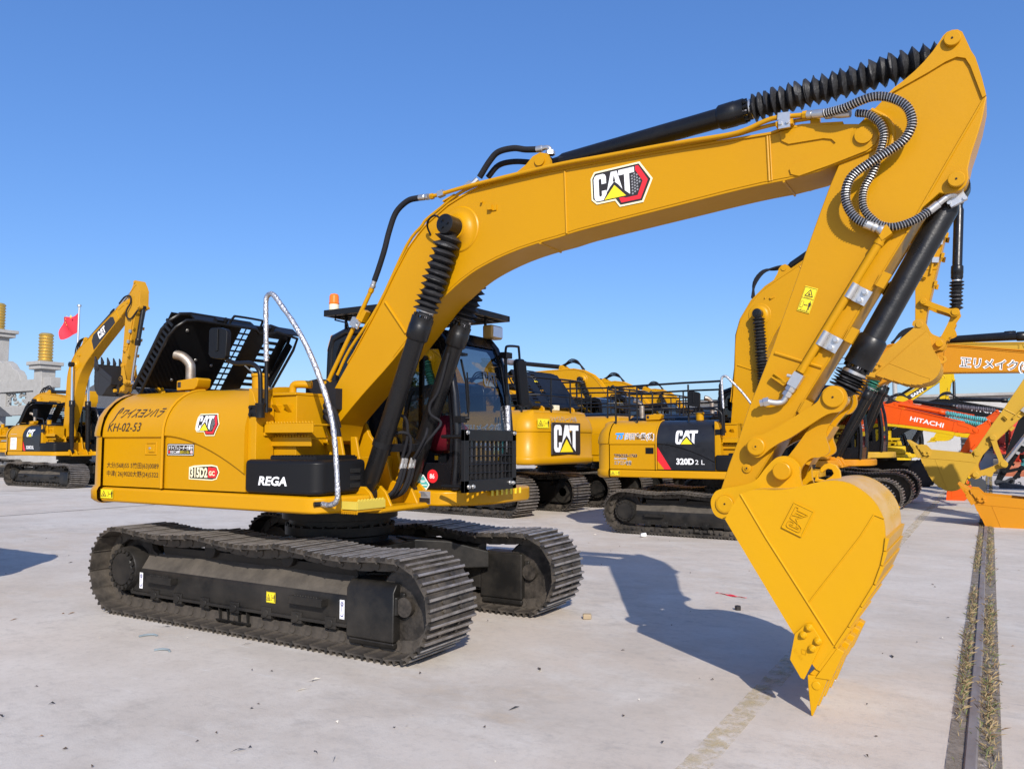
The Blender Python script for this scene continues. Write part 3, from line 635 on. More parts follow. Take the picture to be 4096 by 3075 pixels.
    s = MB(); s.box(.16,.70,-1.15,-.66,1.505,1.53)
    for k in range(14): s.box(.17+k*.038,.185+k*.038,-1.15,-.66,1.53,1.54)
    s.build('tread_plate', BLK, tb)
    if hero:
        s = MB(); F = side(.118,1.292,HV-.007)
        text(s,'REGA',lambda x,y:F(x,y*1.0),.10,.345/textw('REGA',.03)/.10*1.0,.035,.22); s.build('lettering', WHT, tb, smooth=0, recalc=False)
        s = MB()
        for k in range(3): s.obox((.789,-.78,1.285+k*.062),(.004,0,0),(.001,.062,0),(0,0,.019))
        s.each('vent_slot', mat('slot_dark',(.002,.002,.002),.9), tb, bevel=.003); s = MB(); s.obox((.792,-1.02,1.40),(.008,0,0),(0,.02,0),(0,0,.035)); s.build('latch', STEEL, tb, bevel=.004)
    # tank, steps, filler
    s = MB(); s.box(-.06,.285,-.98,-.60,1.21,2.06); s.box(.0,.29,-1.0,-.6,2.06,2.085); s.prism([(-.07,1.215),(.03,1.215),(.03,1.95),(-.02,2.08),(-.07,2.12)], -1.20,-1.0)
    for u in (.06,.2): s.add([(u-.045,-.98,1.98),(u+.045,-.98,1.98),(u+.03,-1.04,1.98),(u-.03,-1.04,1.98),(u-.02,-.98,1.91),(u+.03,-.98,1.91)],[(0,1,2,3),(0,3,4),(1,5,2),(3,2,5,4)])
    s.lathe((-.50,-.70,2.1),(-.5,-.7,3),[(0,.075),(.17,.075),(.172,.085),(.20,.085),(.205,.04)],20)
    tk = s.build('fuel_tank', body, root, bevel=.014)
    s = MB()
    for (u0,u1,q,y) in ((.03,.62,1.775,-1.12),(.0,.5,1.66,-1.02)):
        s.box(u0,u1,y,y+.02,q-.045,q+.035); s.box(u0,u1,y+.02,y+.24,q+.015,q+.03); s.box(u0,u0+.02,y,y+.3,q-.07,q+.03)
        if not far:
            for k in range(int((u1-u0)/.036)): s.prism([(u0+.02+k*.036,q+.035),(u0+.036+k*.036,q+.056),(u0+.05+k*.036,q+.035)], y, y+.02)
    s.build('step_tread', body, root, bevel=.005)
    # boom brackets
    s = MB()
    for y in (-.60,-.03):
        s.prism([(-.32,1.2),(.50,1.2),(.46,1.55),(.30,1.72),(.25,1.83),(.16,1.89),(.06,1.88),(-.02,1.80),(-.25,1.6)], y-.022, y+.022)
        s.rod((.12,y-.05,1.76),(.12,y+.05,1.76),.07,18)
    s.prism([(.30,1.66),(.36,1.70),(.46,1.56),(.40,1.47)], -.66,-.625) ; s.rod((.42,-.69,1.53),(.42,-.63,1.53),.035,12); s.rod((.33,-.68,1.66),(.33,-.63,1.66),.03,12)
    for y in (-.70,-.50,-.13,.05):
        s.prism([(.52,1.08),(.98,1.08),(.90,1.22),(.84,1.27),(.76,1.27),(.66,1.3),(.6,1.5),(.55,1.7),(.48,1.7)], y-.017, y+.017)
    s.box(.45,.53,-.70,.05,1.1,1.52)
    s.build('boom_bracket', body, root, bevel=.012)
    # rails
    if o.get('rails'):
        s = MB(); r = .02
        s.tube(sm([(-2.1,-1.0,2.1),(-2.1,-1.0,2.80),(-2.05,-1.0,2.82),(-.15,-1.0,2.86),(-.02,-1.0,2.78),(-.02,-1.0,2.1)],3), r, 8); s.rod((-2.1,-1.0,2.45),(-.02,-1.0,2.48),r*.8,8)
        s.tube(sm([(-2.1,-1.0,2.82),(-2.35,-.8,2.8),(-2.4,0,2.8),(-2.35,.8,2.8),(-2.1,1.0,2.82)],4), r, 8); s.tube([(-2.1,-1.0,2.45),(-2.38,-.8,2.45),(-2.4,.8,2.45),(-2.1,1.0,2.45)], r*.8, 8)
        s.tube(sm([(-2.1,1.0,2.1),(-2.1,1.0,2.80),(-2.05,1.0,2.82),(-.75,1.0,2.84),(-.62,1.0,2.76),(-.62,1.0,2.1)],3), r, 8); s.rod((-2.1,1.0,2.45),(-.62,1.0,2.47),r*.8,8)
        for u,y in ((-1.65,-1.0),(-.62,-1.0),(-1.4,1.0),(-2.4,-.3),(-2.4,.4)): s.rod((u,y,2.12 if u > -2.2 else 2.1),(u,y,2.82),r*.9,8)
        s.build('guard_rail', BLK, root)
    cab(root, hero, pal, o)
    s = MB(); s.box(.86 if hero else .9, 1.02,-.034-.0,-.030,1.09,1.2) if 0 else None
    # mirror on an arm (right side)
    if not far:
        s = MB(); s.tube(sm([(.08,-1.2,1.9),(.072,-1.2,2.16),(.05,-1.2,2.27),(-.05,-1.2,2.335),(-.25,-1.2,2.347),(-.38,-1.2,2.40),(-.44,-1.2,2.50),(-.445,-1.2,2.58)],4), .02, 10); s.lathe((.08,-1.2,1.86),(.08,-1.2,3),[(0,.04),(.1,.04),(.11,.046),(.125,.046)],16); s.box(-.06,.06,-1.205,-1.19,1.87,1.97)
        for q in (1.89,1.95): s.rod((-.03,-1.2,q),(-.03,-1.225,q),.016,8)
        ar = s.build('mirror_arm', BLK, root)
        s = MB(); P = [(-.555,2.44),(-.53,2.41),(-.47,2.395),(-.35,2.385),(-.325,2.41),(-.315,2.62),(-.335,2.65),(-.42,2.672),(-.53,2.675),(-.555,2.655)]; s.prism(P, -1.25, -1.20); s.box(-.455,-.425,-1.262,-1.25,2.46,2.66); s.build('mirror_housing', BLKP, ar, bevel=.014)
    if hero: hero_body(root, cw, d1, d2, dk)
    elif o.get('decals'): o['decals'](root, cw, d1, d2)
    if o.get('foil'): foil_rail(root)
    if not far: stack_camera(root, body)
def lid(root, hero):
    """engine cover standing open on its rear hinge, underside towards the boom"""
    h = Vector((-2.26,0,2.235)); es = Vector((.60,0,.80)); en = Vector((.80,0,-.60)); ev = Vector((0,1,0)); Ls = .93; W = .82
    P = lambda y,t,n=0.: h+ev*y+es*t+en*n
    holes = []
    for i in range(2):
        for k in range(11): holes.append((.10+i*.075,.165+i*.075,.03+k*.078,.09+k*.078))
    for k in range(9): holes.append((.50+.0,.70,.07+k*.085,.118+k*.085))
    ys = sorted({-W,W,*[a for q in holes for a in q[:2]]}); ts = sorted({0,Ls,*[a for q in holes for a in q[2:]]})
    s = MB()
    for a,b in zip(ys,ys[1:]):
        for c,d in zip(ts,ts[1:]):
            m, n = (a+b)/2,(c+d)/2
            if any(q[0]<m<q[1] and q[2]<n<q[3] for q in holes): continue
            s.add([P(a,c),P(b,c),P(b,d),P(a,d)],[(0,1,2,3)])
    o = s.build('engine_cover', BLK, root, smooth=0, recalc=False); mo = o.modifiers.new('thick','SOLIDIFY'); mo.thickness = .012; mo.offset = 0
    s = MB()
    for k in range(13): s.obox(P(-W-.02,.10+k*.062,.07),es*.014,ev*.006,en*.065)
    for n_,r in ((.008,.02),(.135,.016)):
        s.tube([P(-W-.02,-.02,n_),P(-W-.02,.72,n_),P(-W+.02,.84,n_),P(-W+.1,.93,n_),P(-W+.22,Ls+.02,n_),P(W-.65,Ls+.02,n_),P(W-.58,Ls-.02,n_),P(W-.45,Ls-.01,n_),P(W-.35,Ls+.03,n_),P(W,Ls-.02,n_),P(W+.03,Ls-.18,n_),P(W+.01,-.02,n_)], r, 8)
    for (a,b) in ((-W+.2,W-.62),(W-.36,W)): s.obox(P((a+b)/2,Ls+.02,.07),es*.008,ev*((b-a)/2),en*.07)
    s.obox(P(W+.02,.38,.05),es*.4,ev*.006,en*.05); s.obox(P(0,-.02,.05),es*.006,ev*W,en*.05)
    s.build('cover_rim', BLK, o)
    s = MB(); s.tube(sm([P(-.15,Ls+.02,.08),P(-.14,Ls+.10,.08),P(-.10,Ls+.115,.08),P(.22,Ls+.115,.08),P(.26,Ls+.10,.08),P(.27,Ls+.02,.08)],3), .013, 8)
    for y in (-.30,.36): s.obox(P(y,Ls+.03,.09),es*.025,ev*.05,en*.03); s.obox(P(y+.05,Ls+.03,.12),es*.06,ev*.012,en*.02)
    s.build('cover_handle', BLK, o)
    if hero:
        s = MB()
        for y,t in ((-.55,.75),(-.1,.78),(-.45,.12),(-.05,.35),(-.28,.4)): s.lathe(P(y,t,.006),P(y,t,1),[(0,.018),(.008,.016),(.01,0)],10)
        s.each('cover_bolt', STEEL, o); s = MB(); s.rod(P(.3,.45,.02),(-1.35,.3,2.16),.008,6); s.rod((-1.6,.3,2.33),(-1.35,.3,2.16),.014,8); s.build('cover_strut', STEEL, o)
def stack_camera(root, m):
    # exhaust, camera box
    s = MB(); s.tube(sm([(-1.73,-.55,2.1),(-1.73,-.55,2.40),(-1.745,-.56,2.48),(-1.80,-.60,2.545),(-1.87,-.64,2.57)],6),.05,18); s.tube([(-1.86,-.635,2.567),(-1.875,-.643,2.571)],.044,18,1); s.build('exhaust_pipe', [EXH,INK], root)
    s = MB(); s.prism([(-1.53,2.165),(-1.26,2.17),(-1.22,2.20),(-1.20,2.27),(-1.23,2.285),(-1.53,2.265)], -.86,-.70); s.build('rear_camera', m, root, bevel=.01); MB().box(-1.51,-1.46,-.866,-.855,2.195,2.25).build('camera_lens', INK, root, bevel=.008)
def foil_rail(root):
    # silver-wrapped handrail
    s = MB(); s.tube([(.098,-1.15,1.905),(.085,-1.15,2.36)],.017,10); s.tube([(.098,-1.15,1.93),(.098,-1.10,1.93)],.02,8); s.tube([(.77,-1.15,1.149),(.74,-1.21,1.149)],.02,10); s.box(.06,.10,-1.16,-1.14,1.98,2.03)
    hr = s.build('handrail', BLK, root)
    P = sm([(.083,-1.15,2.35),(.07,-1.15,2.65),(.062,-1.15,2.86),(.08,-1.15,2.925),(.149,-1.15,2.93),(.264,-1.15,2.815),(.432,-1.15,2.63),(.60,-1.15,2.395),(.76,-1.15,2.1),(.86,-1.15,1.85),(.905,-1.15,1.62),(.932,-1.15,1.36),(.94,-1.15,1.22),(.915,-1.15,1.165),(.85,-1.15,1.145),(.77,-1.15,1.149)],7)
    rr = random.Random(3); MB().tube(P,.022,12,rs=[.0215+rr.uniform(-.0015,.0025) for _ in P]).build('foil_wrapping', FOIL, hr, smooth=50)
def hero_body(root, cw, d1, d2, dk):
    # door latch
    s = MB(); F = side(-1.48,1.53,HV+.022)
    s.ring([(-1.482,1.53),(-1.30,1.53),(-1.296,1.655),(-1.474,1.652)],[(-1.462,1.548),(-1.318,1.548),(-1.316,1.638),(-1.456,1.636)], HV+.014, HV+.03)
    s.box(-1.42,-1.33,HV+.012,HV+.03,1.555,1.63); s.build('door_latch', YEL, d1, bevel=.006); MB().lathe((-1.395,HV+.012,1.593),(-1.395,-3,1.593),[(0,.014),(.006,.012),(.007,0)],12).build('keyhole', STEEL, d1)
    ty = HV+.022-.003
    s = MB(); M = hoodmap(-2.02,1.893,1,.004)
    text(s,'ワイスヨンハラ',lambda x,y: M(x+.085,y),.108,.66/textw('ワイスヨンハラ',.012)/.108,.012,.38)
    P = s2([(-.03,-.055),(-.005,-.045),(.02,-.01),(.03,.04),(.04,.08),(.06,.10),(.075,.085),(.07,.055),(.055,.04)],4); n = len(P)
    for i in range(n-1):
        (a,b),(c,d) = P[i],P[i+1]; t = .0045+.005*math.sin(math.pi*i/n); s.add([M(a-t,b),M(a+t,b),M(c+t,d),M(c-t,d)],[(0,1,2,3)])
    M2 = hoodmap(-2.07,1.757,1,.004); text(s,'KH-02-53',lambda x,y: M2(x,y),.118,.53/textw('KH-02-53')/.118,.0,.14)
    s.build('door_lettering', INK, d1, smooth=0, recalc=False, roll=hood_v); s = MB(); F = hoodmap(-2.085,1.404,1,-.019)
    text(s,'大分(568)55 5竹田(63)0089',lambda x,y:F(x,y),.062,.82/textw('大分(568)55 5竹田(63)0089')/.062,.0)
    text(s,'中津( 26)9020大野(24)5322',lambda x,y:F(x,y-.082),.062,.82/textw('中津( 26)9020大野(24)5322')/.062,.0)
    s.build('phone_lettering', INK, d1, smooth=0, recalc=False, roll=hood_v)
    hex_logo('maker_logo', hoodmap(-.705,1.755,1), .132, d2, roll=hood_v)
    # model plate
    s = MB(); F = side(-.80,1.335,ty+0)
    w_ = .30
    s.face([F(x,y) for x,y in ((-.02,-.02),(.30,-.025),(.36,-.012),(.395,.05),(.365,.105),(.29,.115),(.17,.112),(.05,.105),(-.02,.09))],0); s.face([F(x,y,.001) for x,y in ((-.008,-.01),(.30,-.015),(.35,-.005),(.382,.048),(.355,.095),(.29,.103),(.0,.085))],1); s.face([F(x,y,.002) for x,y in ((.245,.0),(.345,.0),(.372,.047),(.35,.088),(.245,.093))],2)
    text(s,'315D2',lambda x,y:F(x+.004,y+.004,.003),.115,.235/textw('315D2',.045)/.115,.045,mi=0); text(s,'GC',lambda x,y:F(x+.256,y+.02,.003),.055,.08/textw('GC',.03)/.055,.03,mi=0)
    s.build('model_plate', [CREAM,INK,REDV,WHT], d2, smooth=0, recalc=False)
    s = MB(); F = side(-1.145,1.525,ty)
    s.face([F(x,y) for x,y in ((0,0),(.385,0),(.39,.11),(.005,.112))],0)
    for P in (((.008,.008),(.378,.008),(.378,.013),(.008,.013)),((.012,.100),(.382,.098),(.382,.103),(.012,.105)),((.008,.008),(.013,.008),(.017,.105),(.012,.105)),((.373,.008),(.378,.008),(.383,.103),(.378,.103))): s.face([F(x,y,.001) for x,y in P],1)
    text(s,'ドライブレコーダー作業中',lambda x,y:F(x+.02,y+.058,.001),.04,.345/textw('ドライブレコーダー作業中',.02)/.04,.02,.1,mi=1)
    text(s,'REC',lambda x,y:F(x+.048,y+.022,.001),.036,.08/textw('REC')/.036,.0,mi=1); s.face([F(.033+.013*math.cos(a),.036+.013*math.sin(a),.001) for a in [k*math.pi/7 for k in range(14)]],2)
    for k in range(4): s.face([F(x+.13+k*.014,y+.024,.001) for x,y in ((0,0),(.009,0),(.013,.018+k*.003),(.004,.018+k*.003))],1)
    text(s,'旋回内 立入禁止',lambda x,y:F(x+.19,y+.024,.001),.028,.135/textw('旋回内 立入禁止')/.028,mi=3); s.face([F(.352+.016*math.cos(a),.036+.018*math.sin(a),.001) for a in [k*math.pi/7 for k in range(14)]],1); s.face([F(.352+.013*math.cos(a),.036+.015*math.sin(a),.002) for a in [k*math.pi/7 for k in range(14)]],2); s.face([F(x,y,.003) for x,y in ((.345,.028),(.358,.028),(.360,.045),(.350,.047),(.343,.038))],1)
    s.build('recorder_sticker', [INK,WHT,REDV,YELV], d2, smooth=0, recalc=False)
    warning('warning_sticker', side(-2.13,1.10,HV-.004), .21,.09, dk)
    # nameplate on the deck front right of the cab
    s = MB(); F = pmap((.90,-.036,1.085),(1,0,0),(0,0,1)); s.face([F(x,y) for x,y in ((0,0),(.13,0),(.13,.115),(0,.115))],0); s.face([F(x,y,.001) for x,y in ((.004,.004),(.126,.004),(.126,.055),(.004,.055))],1)
    for k in range(5): s.face([F(x,y,.0015) for x,y in ((.02,.068+k*.009),(.105-k*.01,.068+k*.009),(.105-k*.01,.071+k*.009),(.02,.071+k*.009))],1)
    s.build('data_plate', [GREYV,INK], dk, smooth=0, recalc=False)
    s = MB()
    for k in range(7): s.box(1.4405,1.4425,.36+k*.085,.395+k*.085,1.15,1.206)
    s.each('tread_edge', YELV, dk)
    foil_rail(root)
    # valve hoses between tank and boom, pump clutter
    s = MB()
    for k,(q,r) in enumerate(((1.98,.028),(1.93,.032),(1.88,.03),(2.02,.022))): s.tube(sm([(.22,-.62+k*.04,q-.02),(.30,-.64,q),(.36,-.60,q-.05-.02*k),(.38,-.56,q-.2-.03*k)],4),r,8)
    s.box(.1,.36,-.58,-.1,1.95,2.14); s.prism([(-.05,2.1),(.3,2.1),(.22,2.22),(.1,2.24),(-.05,2.22)], -.55,-.12)
    s.build('valve_block', HOSE, root)
    s = MB(); s.tube(sm([(.02,-.78,2.08),(.03,-.78,2.16),(.08,-.76,2.175),(.18,-.7,2.17)],4),.035,12); s.build('filler_elbow', YEL, root)
    # lower step with yellow anti-slip edge
    s = MB(); s.box(.80,1.0,-.98,-.66,1.075,1.14); 
    for k in range(10): s.prism([(.8+k*.02,1.075),(.81+k*.02,1.055),(.82+k*.02,1.075)], -.985,-.965)
    s.build('boarding_step', YEL, dk, bevel=.006)
    s = MB(); s.box(.80,1.005,-.995,-.98,1.10,1.165); s.box(.99,1.008,-.985,-.64,1.10,1.165)
    for k in range(9): s.prismx([(-.97+k*.037,1.165),(-.955+k*.037,1.182),(-.94+k*.037,1.165)], .985,1.003)
    s.build('step_edge', mat('pale_yellow_edge',(.56,.43,.06),.5), dk)
    # front guard of the cab
    s = MB(); y0,y1 = -.27,.60; u = 1.55
    s.box(u-.02,u+.02,y0,y0+.07,1.215,1.76); s.box(u-.02,u+.02,y1-.07,y1,1.215,1.76); s.box(u-.02,u+.02,y0,y1,1.66,1.76); s.box(u-.02,u+.02,y0,y1,1.215,1.32)
    for k in range(10): y = y0+.11+k*.073; s.box(u-.018,u+.012,y-.005,y+.005,1.31,1.67)
    for k in range(4): s.box(u-.016,u+.016,y0+.05,y1-.05,1.375+k*.075,1.384+k*.075)
    for y in (y0+.12,y1-.12):
        for q in (1.70,1.26): s.rod((1.24,y,q),(u,y,q),.018,8)
    s.build('cab_front_guard', BLK, root, bevel=.005)
    s = MB()
    for y,q in ((y0+.04,1.735),(y1-.04,1.735),(y0+.06,1.265),(y0+.13,1.265),(y1-.06,1.27),(y1-.12,1.275)): s.lathe((u+.02,y,q),(u+2,y,q),[(0,.02),(.004,.02),(.005,.014),(.018,.014)],8)
    s.each('guard_bolt', STEEL, root)
    # left mirror on its post
    s = MB(); s.rod((1.27,.98,1.3),(1.25,.92,2.54),.017,8); s.tube(sm([(1.25,.92,2.5),(1.25,.93,2.60),(1.25,.97,2.63),(1.25,1.16,2.645),(1.25,1.19,2.62),(1.25,1.22,2.40)],4),.013,8); s.box(1.21,1.29,.87,.99,2.50,2.56); s.rod((1.12,.98,2.53),(1.25,.93,2.53),.012,8)
    ma = s.build('mirror_post', BLK, root)
    MB().prismx([(1.07,2.47),(1.10,2.51),(1.22,2.52),(1.27,2.48),(1.345,2.08),(1.33,2.03),(1.22,2.01),(1.15,2.04)], 1.24,1.30).build('side_mirror', BLKP, ma, bevel=.02)
    MB().tube([(1.265,.965,1.55),(1.258,.945,2.02)],.028,10).build('post_wrapping', FOIL, ma)
# ---- boom, stick, bucket ----------------------------------------------------------------------------------
def strip(poly, a, b, dd):                              # inset copy of part of a profile, for weld beads
    return [(u,q) for u,q in poly[a:b]]
def front(root, o, pal, hero):
    db, ds, dk = (R(o.get(k,0)) for k in ('db','ds','dk')); bs, ss, ks = (o.get(k,1.) for k in ('bs','ss','ks'))
    Jb = joint(F0, db, F0, bs); Js = joint(SP, ds, Jb(SP), ss); Jk = joint(BP, dk, Js(BP), ks)
    far = o.get('far'); bell = o.get('bell', RUBB); bstyle = o.get('bunch')
    Lb, Lsx, Lk = lift(Jb), lift(Js), lift(Jk)
    # boom
    s = MB(); s.prism(BOOM[:3]+s2(BOOM[3:21],3)[1:]+s2(BOOM[21:35],3)[1:]+s2(BOOM[35:52],3)[1:]+BOOM[52:], VN, VF)
    top = BOOM[2:25]
    s.loft([[(u-.0,y,q+.012) for u,q in top] for y in (VN-.012,VF+.012)]); s.loft([[(u,y,q-.004) for u,q in top] for y in (VN-.012,VF+.012)])
    for y in (VN-.012,VF+.012): s.loft([[(u,y,q+.012) for u,q in top],[(u,y,q-.004) for u,q in top]])
    # end castings either side of the stick, raised pads, bosses
    bm_ = s.xf(Lb).build('boom', pal['boom'], root, smooth=28, bevel=.007)
    s = MB()
    for y,sg in ((VN,-1),(VF,1)):
        a, b = sorted((y, y+sg*.012))
        s.prism([(4.30,3.745),(4.45,3.753),(4.70,3.715),(4.83,3.685),(4.89,3.63),(4.905,3.59),(4.89,3.545),(4.84,3.513),(4.6,3.455),(4.42,3.42),(4.37,3.44),(4.36,3.48),(4.39,3.505),(4.62,3.565),(4.655,3.60),(4.63,3.63),(4.58,3.645),(4.36,3.65),(4.315,3.68)], a, b)
        s.lathe((4.827,y,3.611),(4.827,y+sg,3.611),[(0,.085),(.012,.085),(.016,.055),(.034,.055),(.036,.0)],26)
        s.lathe((1.66,y,3.446),(1.66,y+sg,3.446),[(-.01,.20),(.004,.198),(.012,.188),(.012,.16),(.02,.135),(.05,.105),(.075,.095)],36)
        s.tube(uw([(2.665,3.77),(2.68,3.27)], y+sg*.002),.009,8); s.tube(uw([(4.218,3.735),(4.226,3.42)], y+sg*.002),.009,8); s.tube(uw([(4.235,3.735),(4.243,3.42)], y+sg*.002),.006,8)
        s.tube(uw([(.86,2.90),(1.10,2.60)], y+sg*.003),.013,8)
        s.tube([(u,y+sg*.0015,q) for u,q in grow(BOOM,-.022)[34:50]],.0045,6)
    s.tube([(2.44,VN,3.2285),(2.44,VF,3.2285)],.01,8); s.tube([(4.32,VN,3.402),(4.32,VF,3.402)],.008,8)
    s.box(1.965,2.0,VN-.035,VN,3.56,3.60); s.box(2.0,2.035,VN-.012,VN,3.555,3.60); s.rod((1.90,VN-.03,3.64),(1.885,VN,3.65),.009,6)
    for y in (-.45,-.225): s.prism([(2.08,3.78),(2.30,3.90),(2.36,3.955),(2.43,3.975),(2.49,3.955),(2.515,3.905),(2.53,3.80),(2.5,3.78)], y-.02, y+.02); s.rod((2.43,y-.035,3.907),(2.43,y+.035,3.907),.045,18)
    s.xf(Lb).build('boom_fitting', pal['boom'], bm_, smooth=30)
    s = MB(); 
    for y,sg in ((VN,-1),(VF,1)): s.lathe((1.66,y+sg*.065,3.446),(1.66,y+sg*3,3.446),[(0,.082),(.15,.082),(.152,.078),(.155,.0)],24)
    for a in (0,1,2): s.lathe((1.66+.035*math.cos(2.1*a),VN-.22,3.446+.035*math.sin(2.1*a)),(1.66+.035*math.cos(2.1*a),-3,3.446+.035*math.sin(2.1*a)),[(0,.011),(.012,.01)],6)
    s.xf(Lb).each('cylinder_pin', BLKC, bm_)
    # boom hoist cylinders
    for y in (-.60,-.03):
        cyl_part('boom_cylinder', (.76,1.20), Jb((1.66,3.446)), y, .078, o.get('bl',1.62), .045, .20, root, o.get('bbell',bell), lug=.05, seed=3 if y < -.3 else 5, collar=None)
    # stick cylinder on top
    cyl_part('stick_cylinder', Jb((2.43,3.907)), Js((5.34,4.117)), VB, .072, o.get('al',1.60), .042, .19, root, o.get('abell',bell), mats=(pal.get('acyl'),None), seed=8)
    # stick
    s = MB(); n1, n2 = -.475, -.155
    s.prism(STICK, n1, n2); st = s.xf(Lsx).build('stick', pal['stick'], root, smooth=28, bevel=.007)
    s = MB()
    for y,sg in ((n1,-1),(n2,1)):
        a,b = sorted((y,y+sg*.016))
        head = [(5.37,4.175),(5.341,4.18),(5.312,4.174),(5.291,4.156),(5.27,4.124),(5.234,4.075),(5.182,4.019),(5.13,3.973),(5.067,3.928),(5.009,3.893),(4.972,3.862),(4.99,3.862),(5.2,3.945),(5.30,3.99),(5.36,4.005),(5.405,3.985),(5.43,3.93),(5.485,3.72),(5.505,3.73),(5.487,3.84),(5.471,3.917),(5.457,3.978),(5.437,4.022),(5.42,4.075),(5.405,4.122),(5.394,4.154)]
        s.prism(head, a, b)
        for (u,q,r) in ((5.34,4.117,.046),(5.331,3.238,.047)): s.lathe((u,y,q),(u,y+sg,q),[(.01,r),(.042,r),(.045,r*.92),(.0451,0)],26)
        s.tube(uw([(5.49,3.71),(5.25,3.30),(5.05,2.955)],y+sg*.003),.008,6); s.tube(uw([(5.05,2.955),(4.09,1.41)],y+sg*.002),.005,6)
        s.tube(sm(uw([(4.87,3.78),(4.96,3.70),(4.99,3.60),(4.97,3.50)],y+sg*.004),4),.018,8)
        s.tube(uw([(4.231,2.248),(4.526,2.136)],y+sg*.002),.012,8)
        for u,q in ((4.90,2.668),(4.706,2.332),(4.412,1.877)): s.obox((u+.012,y+sg*.022,q-.004),(.025,0,.042),(0,.022,0),(.022,0,-.013)); s.obox((u-.012,y+sg*.012,q+.006),(.02,0,.036),(0,.012,0),(.012,0,-.007))
        s.lathe((4.03,y,1.475),(4.03,y+sg,1.475),[(0,.03),(.012,.03),(.014,.016),(.02,.014)],14)
    s.obox((4.262,n1-.025,2.066),(.042,0,-.033),(0,.025,0),(.005,0,.007)); s.obox((4.262,n1-.047,2.066),(.04,0,-.031),(0,.003,0),(.012,0,.014))
    s.rod((4.112,n1-.09,1.621),(4.112,n2+.09,1.621),.06,24); s.rod((4.112,n1-.10,1.621),(4.112,n2+.1,1.621),.02,12)
    s.rod((3.891,n1-.07,1.234),(3.891,n2+.07,1.234),.062,24)
    s.xf(Lsx).build('stick_fitting', pal['stick'], st, smooth=26)
    # bucket, its linkage and cylinder
    lp, ep = Js((4.112,1.621)), Jk((4.281,1.464))
    L1, L2 = math.dist((4.602,1.935),(4.112,1.621))*ss, math.dist((4.602,1.935),(4.281,1.464))*ks
    a0 = (4.112,1.621); b0 = (4.281,1.464); k0 = (4.602,1.935)
    sg = 1 if (b0[0]-a0[0])*(k0[1]-a0[1])-(b0[1]-a0[1])*(k0[0]-a0[0]) > 0 else -1
    kp = circ(lp, L1, ep, L2, sg)
    a1 = math.atan2(kp[1]-lp[1],kp[0]-lp[0])-math.atan2(k0[1]-a0[1],k0[0]-a0[0]); a2 = math.atan2(kp[1]-ep[1],kp[0]-ep[0])-math.atan2(k0[1]-b0[1],k0[0]-b0[0])
    JL, JP = joint(a0,a1,lp,ss), joint(b0,a2,ep,ks)
    for y,sgn in ((-.53,-1),(-.10,1)):
        s = MB(); s.prism(s2(LINK+LINK[:1],3)[:-1], y-.022, y+.022); s.lathe((4.112,y,1.621),(4.112,y+sgn,1.621),[(.02,.058),(.038,.058),(.042,.052),(.0421,.0)],26); s.lathe((4.602,y,1.935),(4.602,y+sgn,1.935),[(.02,.066),(.04,.066),(.044,.061),(.0441,0)],26)
        s.xf(lift(JL)).build('bucket_link', pal['link'], root, smooth=26)
    PS = s2(PLINK+PLINK[:1],3)[:-1]; s = MB(); s.prism(PS, -.46, -.425); s.prism(PS, -.205, -.17); s.prism([(4.30,1.54),(4.42,1.5),(4.58,1.75),(4.47,1.80)], -.43,-.2); s.rod((4.602,-.50,1.935),(4.602,-.13,1.935),.055,20); s.rod((4.281,-.58,1.464),(4.281,-.05,1.464),.057,24)
    for y in (-.585,-.045): s.lathe((4.281,y,1.464),(4.281,y+(-1 if y<-.3 else 1),1.464),[(0,.057),(.016,.057),(.019,.052),(.0191,0)],24)
    pl = s.xf(lift(JP)).build('power_link', pal['link'], root, smooth=26)
    cyl_part('bucket_cylinder', Js((5.331,3.238)), kp, VB, .076, o.get('kl',1.25), .045, .21, root, o.get('kbell',bell), seed=11)
    if not o.get('nobucket'): bucket(root, pal, lift(Jk), hero, far)
    if hero:
        hero_front(root, bm_, st); s = MB()
        for (u,q,y) in ((5.34,4.117,-.5215),(5.331,3.238,-.5215),(4.112,1.621,-.5745),(4.602,1.935,-.5765),(3.891,1.234,-.5485),(4.03,1.475,-.4965)): s.lathe((u,y,q),(u,y-1,q),[(0,.0065),(.0015,.0065)],10)
        s.each('grease_hole', mat('hole_dark',(.01,.006,.003),.8), st)
    if o.get('fdecals'): o['fdecals'](bm_, st, Lb, Lsx)
    # boom pipes and hoses
    s = MB(); y = VN-.045 if hero else -.40
    if hero:
        s.tube(sm(uw([(1.417,3.762),(1.526,3.768),(1.81,3.789),(2.567,3.815),(3.02,3.808),(3.586,3.797),(3.95,3.782),(4.085,3.792),(4.20,3.822),(4.297,3.833),(4.48,3.812)],-.54),5),.017,10)
        s.tube(sm(uw([(.30,2.27),(.45,2.50),(.777,2.865),(1.10,3.38),(1.259,3.526),(1.31,3.578),(1.466,3.66),(1.607,3.735),(1.77,3.785),(1.99,3.808),(2.6,3.808),(3.3,3.798),(3.95,3.785),(4.10,3.795),(4.28,3.806),(4.5,3.797)],VN-.005),4),.014,8)
        s.tube(uw([(.04,1.92),(.238,2.271),(.55,2.76),(.72,3.035)],VN-.02),.020,10); s.lathe((.04,VN-.02,1.92),(.238,VN-.02,2.271),[(0,.026),(.03,.026)],10); s.lathe((.2,VN-.02,2.20),(.238,VN-.02,2.271),[(0,.027),(.03,.027)],10); s.rod((.2,VN-.06,2.2),(.2,VN-.02,2.2),.015,8)
        s.lathe((.70,VN-.02,3.0),(.72,VN-.02,3.035),[(0,.026),(.035,.026)],6); s.lathe((1.417,-.54,3.762),(1.38,-.54,3.76),[(0,.026),(.03,.026)],6); s.lathe((4.46,-.54,3.814),(4.49,-.54,3.812),[(0,.026),(.03,.026)],6)
